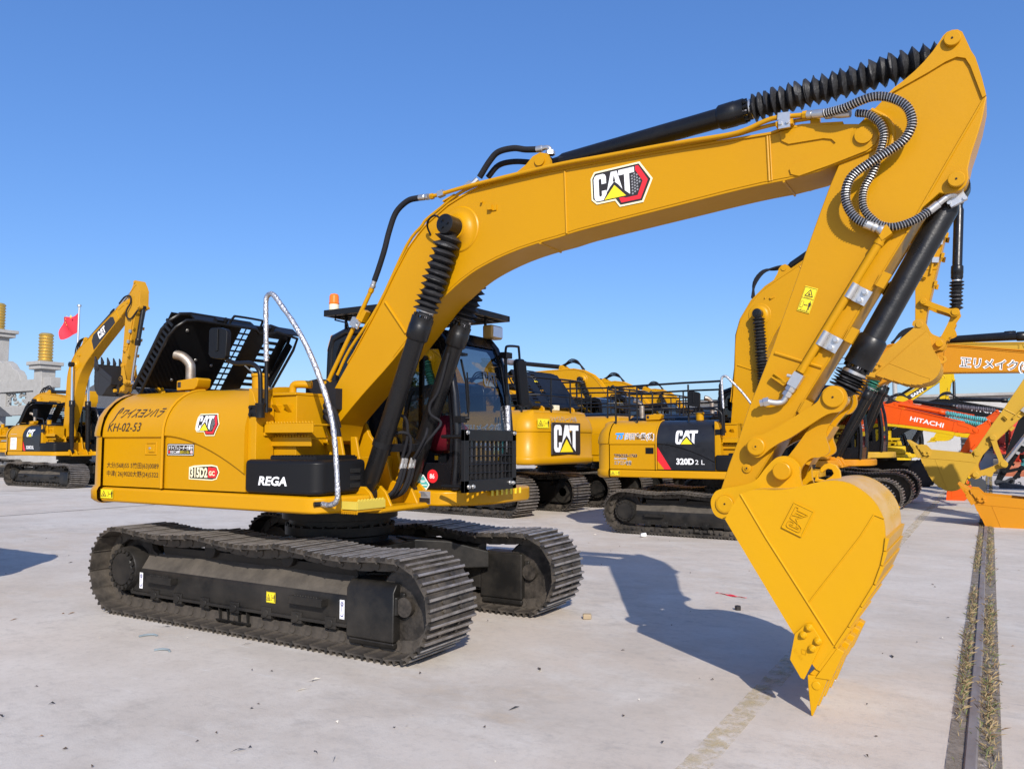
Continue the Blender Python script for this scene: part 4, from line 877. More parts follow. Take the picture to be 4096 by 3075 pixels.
        s.obox((.62,-.50,2.79),(.03,0,.045),(0,.03,0),(.02,0,-.012)); s.obox((1.56,-.48,3.73),(.06,0,.02),(0,.04,0),(0,0,.006)); s.box(4.29,4.40,-.56,-.47,3.765,3.80); s.box(4.5,4.56,-.5,-.46,3.75,3.80)
        s.box(2.98,3.06,VN-.02,VN+.01,3.80,3.825)
    else:
        for yy in (-.45,-.40,-.36,-.25): s.tube(uw([(.40,2.41),(.789,2.895),(1.117,3.385),(1.336,3.585),(1.67,3.755),(2.0,3.825),(2.99,3.822),(4.24,3.79),(4.5,3.79)],yy),.016,6)
    s.xf(Lb).build('hydraulic_pipe', pal['boom'], bm_)
    if not hero:
        s = MB()
        for k,yy in enumerate((-.44,-.36,-.28)):
            s.tube([Lb(p) for p in sm(uw([(1.70,3.79),(1.86,3.96+.05*k),(2.1,4.06+.04*k),(2.30,4.02),(2.42,3.97)],yy),4)],.022,8)
            s.tube(sm([Lb((.42,yy,2.42)),(.28,yy,2.40-.1*k),(.05,yy,2.2),(-.05,yy,2.0)],4),.02,8)
        if not far:
            A, B, D = Lb((4.48,-.52,3.80)), Lsx((5.05,-.53,3.72)), Lsx((4.90,-.53,2.98))
            s.tube(sm([A,Lsx((4.80,-.55,3.80)),B,Lsx((5.03,-.55,3.48)),Lsx((4.80,-.56,3.32)),Lsx((4.74,-.56,3.12)),D,Lsx((5.28,-.5,3.14))],5),.026,8)
        s.each('hydraulic_hose', HOSE, bm_)
        s = MB(); s.tube(uw([(4.92,2.93),(4.40,2.08)],-.50),.022,8)
        s.xf(Lsx).build('stick_pipe', pal['stick'], st); s = MB()
        for u,q in ((4.737,2.603),(4.556,2.304)): s.obox((u+.02,-.52,q-.01),(.05,0,-.025),(0,.022,0),(.025,0,.045))
        s.xf(Lsx).each('pipe_clamp', STEEL, st)
    return bm_, st
def bucket(root, pal, X, hero, far):
    b1, b2 = -.79, .155
    cur = s2(BSIDE[2:17],3)[3:]; BS = BSIDE[:3]+cur+BSIDE[17:]; nb = len(BS)-3
    s = MB(); s.prism(BS, b1, b1+.03); s.prism(BS, b2-.03, b2)
    back = BS[3:nb]
    n_ = grow(BS,-.028)[3:nb]
    rows = [[(u,y,q) for u,q in back] for y in (b1+.03,b2-.03)]; rin = [[(u,y,q) for u,q in n_] for y in (b1+.03,b2-.03)]
    o = s.xf(X).build('bucket', pal['bucket'], root, smooth=30, bevel=.0)
    s = MB(); s.loft(rows); s.loft(rin); s.xf(X).build('bucket_shell', SHELL if hero else pal['bucket'], o, smooth=30)
    for y in (-.51,-.12):
        s = MB(); s.prism(s2(EAR[:17],3)+EAR[17:], y-.022, y+.022); s.lathe((3.891,y,1.234),(3.891,y+(-1 if y<-.3 else 1),1.234),[(.02,.056),(.034,.056),(.037,.052),(.0371,0)],26)
        s.xf(X).build('bucket_ear', pal['bucket'], o, smooth=26)
    s = MB()                                             # weld beads, wear strips, lip
    for y in (b1-.002,b2+.002): s.tube(uw([(4.065,1.32),(4.22,1.054),(4.46,.676),(4.605,.445)],y),.007,6); s.tube(uw([(4.463,.676),(4.763,1.088),(4.845,1.225),(4.90,1.205)],y),.005,6)
    for i in range(15,21):
        (u0,q0),(u1,q1) = BSIDE[i],BSIDE[i+1]; nx,nq = (q0-q1),(u1-u0); l = math.hypot(nx,nq); nx,nq = nx/l*.022,nq/l*.022
        if nx < 0: nx,nq = -nx,-nq
        a = (u0+(u1-u0)*.04, q0+(q1-q0)*.04); 
        s.prism([a,(a[0]+nx,a[1]+nq),(u1+nx*.55,q1+nq*.55),(u1,q1)], b1-.012, b2+.012)
    s.prism([(4.606,.437),(4.63,.425),(4.535,.27),(4.50,.285)], b1+.0, b2)
    s.xf(X).build('wear_strip', pal['bucket'], o, bevel=.004)
    for y,sg in ((b1,-1),(b2,1)):
        s = MB(); a,b = sorted((y+sg*.002,y+sg*.032)); s.prism(CUT,a,b)
        for u,q in ((4.47,.537),(4.435,.489),(4.518,.463),(4.485,.416)): s.lathe((u,y+sg*.03,q),(u,y+sg,q),[(0,.024),(.012,.024),(.013,.019),(.024,.018),(.024,.011),(.034,.011)],6 if not hero else 12)
        s.xf(X).build('side_cutter', pal['bucket'], o, bevel=.006)
    for k in range(5):
        y = b1+.04+.2165*k
        s = MB(); hw = .038
        rows = [[(4.445,y-hw,.245),(4.565,y-hw,.25),(4.565,y+hw,.25),(4.445,y+hw,.245)],[(4.448,y-hw*.95,.16),(4.535,y-hw*.95,.17),(4.535,y+hw*.95,.17),(4.448,y+hw*.95,.16)],[(4.457,y-hw*.55,.003),(4.466,y-hw*.55,.0),(4.466,y+hw*.55,.0),(4.457,y+hw*.55,.003)]]
        s.loft(rows,True,True); s.prism(ADAP, y-.03, y+.03); s.prism([(4.49,.235),(4.58,.235),(4.66,.41),(4.62,.43)], y-.045, y+.045); s.lathe((4.495,y-.03,.19),(4.495,y-1,.19),[(0,.026),(.012,.026),(.013,.016)],12)
        s.xf(X).build('bucket_tooth', pal['bucket'], o, bevel=.005)
    s = MB(); s.prism([(4.433,1.39),(4.446,1.435),(4.462,1.445),(4.455,1.41),(4.50,1.40),(4.545,1.43),(4.555,1.445),(4.545,1.47),(4.52,1.475),(4.498,1.462),(4.486,1.448),(4.469,1.455),(4.475,1.48),(4.50,1.505),(4.535,1.513),(4.572,1.5),(4.595,1.462),(4.6,1.402),(4.55,1.385)], VB-.02, VB+.02); s.xf(X).build('lifting_hook', pal['bucket'], o, bevel=.004)
    if hero:
        s = MB(); Q = [(4.398,1.278),(4.508,1.228),(4.433,1.073),(4.319,1.125)]
        s.prism(Q, b1-.008, b1); 
        for i in range(4): a,b = Q[i],Q[(i+1)%4]; s.tube(uw([a,b],b1-.009),.004,6)
        ex, ey = Vector((4.398-4.319,0,1.278-1.125)), Vector((4.319-4.433,0,1.125-1.073)); F = lambda x,y,h=0: Vector((4.433,b1-.012-h*.3,1.073))+ex*(.1+.8*x)+ey*(.15+.7*y)
        for P in (CC,CA,CT):
            for a,b in zip(P,P[1:]+P[:1]): s.tube([F(a[0]/1.62,a[1]),F(b[0]/1.62,b[1])],.0028,5)
        s.build('cast_maker_mark', pal['bucket'], o)
        s = MB(); F = pmap((4.376,b1-.034,.392),(.62,0,-.78),(.78,0,.62)); text(s,'DH150R',F,.022,.9,.01)
        for a,b in (((.02,.045),(.04,.062)),((.04,.062),(.06,.045)),((.06,.045),(.04,.028)),((.04,.028),(.02,.045))): s.tube([F(*a),F(*b)],.0018,5)
        s.build('cast_mark', pal['bucket'], o, smooth=0, recalc=False)
def hero_front(root, bm_, st):
    a = math.atan2(3.673-3.656, 3.24-2.903); hex_logo('maker_logo', side(2.925,3.478,VN-.003,R(2.5)), .205, bm_)
    # sleeved hoses and their steel couplings along the boom
    s = MB()
    s.tube(sm([(.745,VN-.02,3.10),(.80,-.52,3.21),(.87,-.53,3.36),(.925,-.53,3.53),(1.0,-.53,3.685),(1.13,-.53,3.768),(1.26,-.53,3.775)],5),.026,12)
    s.tube(sm(uw([(1.80,3.90),(1.903,4.023),(1.99,4.085),(2.137,4.088),(2.251,4.055),(2.36,4.035)],-.40),5),.026,12)
    s.tube(sm(uw([(1.82,3.925),(1.927,4.01),(2.077,4.016),(2.254,3.975),(2.36,3.93)],-.30),5),.024,12)
    s.each('sleeved_hose', HOSE, bm_)
    s = MB()
    s.lathe((.72,VN-.02,3.035),(.748,VN-.02,3.105),[(0,.02),(.01,.027),(.03,.027),(.032,.022),(.078,.024)],10); s.lathe((1.26,-.53,3.775),(1.40,-.54,3.762),[(0,.027),(.06,.027),(.065,.022),(.08,.028),(.11,.028)],10)
    s.lathe((2.36,-.40,4.035),(2.5,-.40,4.03),[(0,.027),(.05,.028),(.055,.02)],10); s.tube(sm(uw([(2.40,4.032),(2.45,4.033),(2.48,4.015),(2.485,3.97)],-.40),4),.02,10); s.lathe((2.485,-.4,3.965),(2.485,-.4,5),[(0,.04),(.03,.04)],6)
    s.lathe((1.735,-.42,3.84),(1.80,-.40,3.9),[(0,.025),(.07,.025)],8); s.obox((1.70,-.43,3.835),(.035,0,.02),(0,.02,0),(-.01,0,.02))
    s.obox((1.50,-.54,3.768),(.03,0,.006),(0,.022,0),(-.004,0,.024)); s.obox((4.345,-.545,3.825),(.04,0,-.004),(0,.024,0),(.002,0,.024)); s.box(4.31,4.385,-.575,-.56,3.74,3.80)
    s.obox((.535,-.53,2.735),(.022,0,.035),(0,.026,0),(-.03,0,.018)); s.obox((.575,-.545,2.71),(.018,0,.03),(0,.008,0),(-.022,0,.013))
    for u,q in ((.565,2.70),(.59,2.735)): s.lathe((u,-.553,q),(u,-3,q),[(0,.012),(.01,.012)],6)
    for u in (4.325,4.37): s.lathe((u,-.575,3.775),(u,-3,3.775),[(0,.013),(.012,.012)],8)
    s.lathe((4.49,-.54,3.812),(4.60,-.56,3.79),[(0,.026),(.03,.026),(.031,.02),(.04,.02),(.041,.027),(.12,.029)],10); s.lathe((4.60,VN-.02,3.79),(4.79,-.55,3.755),[(0,.024),(.04,.024),(.045,.018),(.09,.026),(.16,.026)],10)
    s.each('hose_coupling', STEEL, bm_)
    s = MB(); s.tube(sm([(1.645,-.70,3.42+.05),(1.56,-.70,3.53),(1.45,-.64,3.53),(1.37,-.56,3.50),(1.36,-.50,3.44)],5),.009,8); s.build('grease_line', HOSE, bm_)
    # spring-guarded hoses hanging round the stick joint
    def sprung(name, pts, r):
        P = sm(pts, 8); o = MB().tube(P, r, 12).build(name, HOSE, st, smooth=60)
        L = [0]
        for a,b in zip(P,P[1:]): L.append(L[-1]+(b-a).length)
        s = MB(); n = int(L[-1]/.0165); k = 0; helix = []
        for i in range(n*8):
            d = L[-1]*i/(n*8)
            while k < len(L)-2 and L[k+1] < d: k += 1
            t = (d-L[k])/max(1e-6,L[k+1]-L[k]); p = P[k].lerp(P[k+1],t); dv = (P[min(k+2,len(P)-1)]-P[max(0,k-1)]).normalized()
            a = Vector((0,1,0)); a = (a-dv*a.dot(dv)).normalized(); b = dv.cross(a); an = 2*math.pi*i/8
            helix.append(p+(a*math.cos(an)+b*math.sin(an))*(r+.002))
        s.tube(helix, .0031, 4); s.build('spring_guard', STEEL, o, smooth=0)
    sprung('looped_hose', [(4.60,-.565,3.785),(4.722,-.60,3.781),(4.829,-.62,3.80),(4.907,-.62,3.808),(4.984,-.61,3.79),(5.058,-.60,3.742),(5.096,-.59,3.688),(5.109,-.58,3.617),(5.092,-.58,3.558),(5.051,-.58,3.504),(4.974,-.59,3.456),(4.869,-.60,3.400),(4.775,-.60,3.345),(4.731,-.60,3.285),(4.715,-.59,3.206),(4.732,-.58,3.128),(4.772,-.57,3.064),(4.83,-.56,3.02)], .027)
    sprung('looped_hose', [(4.79,-.55,3.753),(4.864,-.56,3.725),(4.919,-.56,3.666),(4.943,-.555,3.603),(4.941,-.55,3.545),(4.918,-.55,3.468),(4.875,-.55,3.347),(4.825,-.55,3.263),(4.81,-.55,3.184),(4.821,-.55,3.113),(4.866,-.545,3.048),(4.916,-.54,3.006),(4.992,-.53,2.99),(5.093,-.50,3.02),(5.18,-.46,3.08)], .023)
    s = MB(); s.lathe((4.82,-.56,3.025),(4.915,-.555,2.972),[(0,.028),(.05,.028),(.052,.022),(.06,.03),(.075,.03),(.08,.022),(.1,.03),(.115,.03)],10); s.lathe((5.18,-.46,3.08),(5.26,-.45,3.14),[(0,.026),(.06,.026)],10); s.tube(sm([(5.23,-.45,3.12),(5.29,-.44,3.165),(5.32,-.40,3.165)],4),.019,10); s.obox((5.32,-.40,3.16),(.045,0,.02),(0,.018,0),(-.02,0,.045))
    for du,dq in ((.035,.035),(.05,-.02),(-.02,.055),(-.035,-.035)): s.lathe((5.32+du,-.415,3.16+dq),(5.32+du,-3,3.16+dq),[(0,.014),(.012,.013)],8)
    s.each('hose_coupling', STEEL, st)
    # steel pipe along the stick, clamps, coupling block and elbow
    s = MB(); s.tube(uw([(4.945,2.965),(4.912,2.925),(4.41,2.118)],-.535),.026,12); s.obox((4.93,-.535,2.955),(.03,0,.02),(0,.028,0),(-.015,0,.03)); s.lathe((4.90,-.535,2.905),(4.87,-.535,2.857),[(0,.031),(.02,.031)],10); s.lathe((4.425,-.535,2.14),(4.40,-.535,2.10),[(0,.031),(.04,.031)],8); s.build('stick_pipe', YEL, st)
    s = MB()
    for u,q in ((4.727,2.61),(4.546,2.318)):
        d = Vector((-.53,0,-.85)); x = Vector((.85,0,-.53)); c = Vector((u,-.505,q)); s.lathe(Vector((u,-.535,q))-d*.05,Vector((u,-.535,q))+d,[(0,.03),(.1,.03)],14); s.obox(c+x*.065,x*.045,(0,.006,0),d*.05)
        for t in (-.028,.028): p = c+x*.07+d*t; s.lathe(p+Vector((0,-.006,0)),p+Vector((0,-3,0)),[(0,.022),(.006,.022),(.007,.015),(.022,.014)],8)
    s.each('pipe_clamp', STEEL, st)
    s = MB(); c = Vector((4.372,-.53,2.055)); d = Vector((-.53,0,-.85)); x = Vector((.85,0,-.53)); s.obox(c,x*.033,(0,.03,0),d*.048); s.rod(c-x*.03-Vector((0,0,-.01)),c-x*.065,.012,8)
    s.lathe(c+d*.05,c+d,[(0,.034),(.03,.034),(.032,.026),(.04,.026),(.042,.032),(.07,.032)],6); s.tube(sm([c+d*.11,c+d*.16,c+d*.19-x*.03+Vector((0,-.01,0)),c+d*.21-x*.08+Vector((0,-.02,0))],5),.021,12); p = c+d*.21-x*.08+Vector((0,-.02,0)); e = Vector((-.95,-.05,-.2)); s.lathe(p,p+e,[(-.01,.031),(.025,.031),(.027,.024),(.05,.024),(.05,0)],6)
    s.build('pipe_coupling', STEEL, st)
    ang = math.atan2(2.653-2.679,4.516-4.446); warning('warning_sticker', pmap((4.38,-.475-.003,2.523),(math.cos(ang),0,math.sin(ang)),(-math.sin(ang),0,math.cos(ang))), .083,.17, st, stacked=True)
    # cylinder cross-tie and low-pressure hoses between the hoist cylinders
    s = MB(); s.obox((.93,-.315,1.60),(.008,0,-.003),(0,.27,0),(.012,0,.032))
    s.tube(sm([(.98,-.50,1.79),(1.02,-.47,1.88),(1.05,-.42,1.84),(1.04,-.39,1.70),(1.0,-.38,1.58),(.97,-.38,1.5)],5),.014,8); s.tube(sm([(.95,-.50,1.72),(1.03,-.44,1.735),(1.06,-.38,1.70),(1.04,-.35,1.58),(.98,-.34,1.5)],5),.014,8)
    s.tube(sm([(1.30,-.14,2.45),(1.2,-.15,2.12),(1.12,-.17,1.99),(1.12,-.16,1.90),(1.19,-.1,1.83),(1.17,-.16,1.74),(1.08,-.21,1.62),(1.0,-.22,1.5)],5),.013,8); s.tube(sm([(1.06,-.17,1.68),(1.12,-.21,1.77),(1.13,-.25,1.70),(1.05,-.26,1.56),(1.0,-.26,1.5)],5),.013,8)
    for k,y in enumerate((-.38,-.34,-.26,-.22)): s.tube(sm([(.975,y,1.42),(.95,y-.02,1.3),(.9,y-.05,1.2),(.80,y-.10,1.15),(.70,y-.1,1.16)],4),.018,8)
    s.each('hoist_hose', HOSE, root); s = MB()
    for y in (-.38,-.34,-.26,-.22): s.lathe((.99,y,1.51),(.96,y,1.40),[(0,.017),(.03,.02),(.05,.017),(.06,.021),(.1,.021)],8)
    s.each('hose_coupling', STEEL, root)
    s = MB()
    for y in (-.60,-.03): s.lathe((.92,y,1.612),(1.66,y,3.446),[(0,.084),(.05,.084)],24); s.obox((.935,y+(-.1 if y>-.3 else .1),1.60),(.03,0,0),(0,.03,0),(0,0,.03))
    s.each('cylinder_band', BLK, root)
def excavator(name, label, loc, yaw, s, o, pal, group='excavators parked in the yard', hero=False):
    root = empty(name, loc, R(yaw), s); tag(root, label, 'excavator', group)
    for k in ('stick','bucket','link'): pal.setdefault(k, pal['boom'])
    if o.get('wheels'):
        for u in (-1.35,1.35):
            for y in (-1,1):
                t = MB(); t.lathe((u,y*.95-.24,.5),(u,y*.95+.24,.5),[(0,.28),(.02,.42),(.06,.49),(.12,.51),(.36,.51),(.42,.49),(.46,.42),(.48,.28)],36)
                for k in range(26):
                    a = 2*math.pi*k/26; c = Vector((u+.505*math.cos(a),y*.95,.5+.505*math.sin(a))); t.obox(c,(.025*math.cos(a),0,.025*math.sin(a)),(.0,.2,.0),(-.022*math.sin(a),0,.022*math.cos(a)))
                wheel = t.build('wheel', TYRE, root); MB().lathe((u,y*.95-.2,.5),(u,y*.95+.2,.5),[(0,.27),(.06,.26),(.12,.1),(.16,.12),(.24,.12),(.28,.1),(.34,.26),(.4,.27)],28).build('rim', BLK, wheel)
        q = MB(); q.box(-1.7,1.7,-.5,.5,.55,.95); q.rod((-1.35,-.9,.5),(-1.35,.9,.5),.1,12); q.rod((1.35,-.9,.5),(1.35,.9,.5),.1,12); q.build('chassis', BLK, root, bevel=.03); MB().lathe((-.1,0,.9),(-.1,0,1.08),[(0,.5),(.18,.5)],32).build('swing_bearing', BLK, root)
    else: undercarriage(root, hero)
    if o.get('blade'):
        q = MB(); q.prism([(2.35,.08),(2.46,.05),(2.38,.2),(2.36,.35),(2.40,.50),(2.47,.6),(2.36,.58),(2.30,.4)], -1.2,1.2); q.box(1.3,2.34,-.55,-.4,.25,.40); q.box(1.3,2.34,.4,.55,.25,.4); q.build('dozer_blade', mat('grey_blade',(.16,.165,.17),.5,var=.4), root, bevel=.01)
    upper(root, o, pal, hero); front(root, o, pal, hero)
    return root
# ---------------------------------------------------------------- ground
def ground_mat():
    m = bpy.data.materials.new('yard_concrete'); m.use_nodes = True; t = m.node_tree; N = t.nodes; L = t.links; p = N['Principled BSDF']; p.inputs['Roughness'].default_value = .8; p.inputs['Specular IOR Level'].default_value = .3
    tc = N.new('ShaderNodeTexCoord')
    def noise(scale, st=(1,1,1), rz=0., det=8, rough=.65, loc=(0,0,0)):
        mp = N.new('ShaderNodeMapping'); mp.inputs['Scale'].default_value = st; mp.inputs['Rotation'].default_value = (0,0,rz); mp.inputs['Location'].default_value = loc; L.new(tc.outputs['Object'],mp.inputs[0])
        n = N.new('ShaderNodeTexNoise'); n.inputs['Scale'].default_value = scale; n.inputs['Detail'].default_value = det; n.inputs['Roughness'].default_value = rough; L.new(mp.outputs[0],n.inputs[0]); return n.outputs[0]
    def rng(v,a,b,c=0.,d=1.):
        r = N.new('ShaderNodeMapRange'); r.inputs[1].default_value=a; r.inputs[2].default_value=b; r.inputs[3].default_value=c; r.inputs[4].default_value=d; L.new(v,r.inputs[0]); return r.outputs[0]
    def mix(f,a,b,mode='MIX'):
        x = N.new('ShaderNodeMix'); x.data_type='RGBA'; x.blend_type = mode
        if isinstance(f,float): x.inputs[0].default_value=f
        else: L.new(f,x.inputs[0])
        for i,c in ((6,a),(7,b)):
            if isinstance(c,tuple): x.inputs[i].default_value=(*c,1)
            else: L.new(c,x.inputs[i])
        return x.outputs[2]
    def mul(a,b):
        x = N.new('ShaderNodeMath'); x.operation='MULTIPLY'; L.new(a,x.inputs[0]); L.new(b,x.inputs[1]); return x.outputs[0]
    c = mix(rng(noise(.10,(1,1,1),.3,5),.40,.6), GCOL[0], GCOL[1])
    c = mix(rng(noise(.45,(1,1.25,1),.5,8,.65),.42,.7,0,.6), c, GCOL[2])
    c = mix(rng(noise(1.1,(1,1.3,1),.1,9,.7,(3,3,0)),.46,.66,0,.7), c, (.66,.615,.55))
    c = mix(mul(rng(noise(3.2,(1,1.5,1),.4,10,.78),.50,.66,0,.7),rng(noise(.4,(1,1,1),2.,4),.42,.6)), c, (.34,.31,.275))
    c = mix(mul(rng(noise(8,(.16,2.2,1),-.35,6,.75,(3,1,0)),.58,.68,0,.75),rng(noise(.55,(1,1,1),4.,3),.52,.62)), c, (.70,.69,.67))
    c = mix(mul(rng(noise(9,(.15,2.2,1),-.38,6,.75,(7,2,0)),.62,.69,0,.85),rng(noise(.6,(1,1,1),1.,3,.5,(5,5,0)),.52,.62)), c, (.17,.17,.18))
    c = mix(mul(rng(noise(1.6,(.7,1.4,1),-.3,8,.75,(2,9,0)),.5,.7,0,.6),rng(noise(.3,(1,1,1),0,3,.5,(1,4,0)),.48,.6)), c, (.50,.385,.26))
    c = mix(rng(noise(40,(1,1,1),0,6,.8),.68,.76,0,.6), c, (.24,.22,.20))
    c = mix(rng(noise(150,(1,1,1),0,3,.8),.3,.75,.0,.28), c, (.27,.25,.225))
    c = mix(rng(noise(16,(1,1,1),0,8,.75,(4,4,0)),.5,.7,0,.4), c, (.34,.315,.28))
    L.new(c,p.inputs['Base Color'])
    b = N.new('ShaderNodeBump'); b.inputs['Strength'].default_value=.35; b.inputs['Distance'].default_value=.01; L.new(noise(60,(1,1,1),0,8,.7),b.inputs['Height']); L.new(b.outputs[0],p.inputs['Normal'])
    return m
GCOL = ((.60,.515,.425),(.60,.55,.485),(.40,.345,.28))
GM = ground_mat()
structure(MB().face([(-900,-300,0),(600,-300,0),(600,1400,0),(-900,1400,0)]).build('ground', GM, smooth=0, recalc=False), 'pale weathered concrete yard')
def worn(name, rgb, lo, hi, sc=9):
    m = bpy.data.materials.new(name); m.use_nodes = True; t = m.node_tree; N = t.nodes; L = t.links; p = N['Principled BSDF']; p.inputs['Base Color'].default_value=(*rgb,1); p.inputs['Roughness'].default_value=.85
    tc = N.new('ShaderNodeTexCoord'); n = N.new('ShaderNodeTexNoise'); n.inputs['Scale'].default_value=sc; n.inputs['Detail'].default_value=9; n.inputs['Roughness'].default_value=.75; L.new(tc.outputs['Object'],n.inputs[0])
    r = N.new('ShaderNodeMapRange'); r.inputs[1].default_value=lo; r.inputs[2].default_value=hi; L.new(n.outputs[0],r.inputs[0]); L.new(r.outputs[0],p.inputs['Alpha']); return m
structure(MB().box(4.02,4.17,-8,60,.003,.004).build('painted_line', worn('worn_yellow_line',(.60,.50,.30),.45,.85), smooth=0), 'faded yellow line on the concrete')
# slab joints
s = MB()
for x in (-13.6,-23.,-33.): s.box(x-.03,x+.03,-40,80,.002,.005)
for y in (19.,38.,-12): s.box(-60,5.2,y-.02,y+.02,.002,.0045)
structure(s.build('slab_joint', mat('joint_dark',(.16,.15,.135),.9,var=.6,vscale=6), smooth=0), 'dark joints between the concrete slabs')
# old rail in its slot, with earth and dry grass on both sides
EARTH = mat('slot_earth', (.16,.125,.09), .95, var=.9, vscale=9, dark=(.5,.5,.5), bump=.9, bscale=50)
structure(MB().box(5.19,5.44,-9,60,.0015,.0055).build('soil_strip', worn('slot_soil',(.24,.20,.16),.36,.62,7), smooth=0), 'strip of earth along the rail')
s = MB(); P = [(5.272,0),(5.272,.012),(5.28,.02),(5.325,.02),(5.333,.012),(5.333,0)]; n = len(P)
ys = [-9+i*1.5 for i in range(47)]
s.loft([[(x+.004*math.sin(y*.7),y,q) for x,q in P] for y in ys]); tag(s.build('steel_rail', mat('rail_steel',(.28,.25,.235),.6,.35,var=.8,vscale=5,dark=(.55,.45,.4),stretch=(1,.3,1)), smooth=30), 'long flat steel rail sunk in the concrete between strips of dry grass', 'rail')
rr = random.Random(12); s = MB()
for i in range(12000):
    y = -3.2+ (rr.random()**1.7)*42; sd = rr.random() < .45
    x = rr.gauss(5.232,.018) if sd else rr.gauss(5.38,.024)
    if math.sin(y*2.1+(0 if sd else 2))+math.sin(y*.9) < rr.uniform(-1.6,.6): continue
    h = rr.uniform(.008,.04); a = rr.uniform(0,6.3); l = rr.uniform(.01,.05); wd = rr.uniform(.0012,.003)*(1+max(0,y)*.05)
    dx, dy = math.cos(a)*l, math.sin(a)*l; px, py = -math.sin(a)*wd, math.cos(a)*wd
    s.add([(x-px,y-py,.005),(x+px,y+py,.005),(x+dx*.6+px*.7,y+dy*.6+py*.7,.005+h*.75),(x+dx*1.3,y+dy*1.3,.005+h)],[(0,1,2,3)], rr.choice((0,0,1,2)))
o = s.build('dry_grass', [mat('dry_straw',(.30,.22,.11),.9),mat('dull_grass',(.13,.15,.05),.9),mat('brown_grass',(.16,.10,.05),.9)], smooth=0, recalc=False); tag(o,'dry yellow and green grass growing along the sunken rail','grass',None,'stuff')
# ---------------------------------------------------------------- machines
def P_(main, **k): d = dict(body=main, boom=main); d.update(k); return d
def chain_word(o, m, body, F, size, width, bold=.02, mats=None, shear=0, back=None, roll=None):
    s = MB(); mi = 0
    if back: text(s, body, lambda x,y: F(x,y,0), size, width/textw(body,back)/size, back, shear, 1)
    text(s, body, lambda x,y: F(x+(0.0),y,.002), size, width/textw(body,bold)/size, bold, shear, 0)
    return s.build(o, mats, m, smooth=0, recalc=False, roll=roll)
HERO = excavator('excavator', 'big clean yellow excavator in the foreground, bucket tip resting on the concrete', (0,0,0), 0, 1.0, dict(lid=True), P_(YEL, bucket=YELB), hero=True)
def decB(root, cw, d1, d2):
    F = side(-2.05,1.80,HV-.006); hm = hoodmap(-2.0,1.80,1,.004)
    chain_word('company_lettering', d1, '尚田産業(株)', lambda x,y,h=0: hm(x+.17,y,h), .13, .62, .0, [INK,WHT], 0, .055, hood_v)
    s = MB(); text(s,'TS',lambda x,y: hm(x-.02,y,.0),.15,.95,.05,.2,0); s.face([hm(x,y,.001) for x,y in ((-.03,.085),(.15,.085),(.16,.115),(-.01,.115))],0); s.build('company_emblem', [mat('bright_blue_vinyl',(.03,.30,.8),.4)], d1, smooth=0, recalc=False, roll=hood_v)
    F = side(-2.05,1.455,HV+.016); chain_word('serial_lettering', d1, 'TPSO25-1763', F, .075,.48,.03,[INK,WHT],0,.045); F = side(-2.05,1.31,HV+.016); chain_word('door_lettering', d1, 'エアコン装備', F,.085,.36,.0,[INK,WHT],0,.035); F = side(-2.05,1.405,HV+.016); chain_word('small_lettering', d1,'排出ガス対策型車',F,.04,.27,.0,[GREYV,WHT],0,.05)
    s = MB(); s.box(-1.40,-1.24,HV+.012,HV+.02,1.52,1.635); s.build('latch_recess', BLKP, d1, bevel=.006)
    s = MB(); F = hoodmap(-.80,1.70,1,.004); cat_word(s, lambda x,y,h=0: F(x,y,h), .255, 0, 1); s.build('maker_logo', [WHT,YELV], d2, smooth=0, recalc=False, roll=hood_v)
    s = MB(); F = side(-.80,1.33,HV+.016); text(s,'320D',F,.15,.34/textw('320D',.04)/.15,.04); text(s,'2 L',lambda x,y:F(x+.36,y),.12,.18/textw('2 L')/.12,.0); s.build('model_lettering', WHT, d2, smooth=0, recalc=False)
    s = MB(); F = side(-1.165,1.23,HV+.018); s.face([F(x,y) for x,y in ((.0,.42),(.0,.16),(.13,.0),(.27,0))],0); s.face([F(x,y,.001) for x,y in ((.0,.16),(.0,.0),(.13,0))],1); s.build('red_stripe', [REDV,YEL], d2, smooth=0, recalc=False)
    warning('warning_sticker', side(-2.12,1.10,HV-.006), .20,.095, root)
BHOOD = mat('dark_hood_paint',(.014,.0145,.017),.3,var=.3,vscale=4,dark=(1.03,1.03,1.032),spec=.5)
B = excavator('excavator', 'yellow excavator with black engine door and guard rails, bucket raised behind the foreground stick', (1.43,8.8,0), 0, .95, dict(rails=True,foil=True,db=30.6,bs=1.055,ds=18.1,ss=.88,dk=-80.5,bl=1.55,al=1.62,decals=decB,blackbox=True,kl=1.3), P_(YEL, hood2=BHOOD, bucket=YELW))
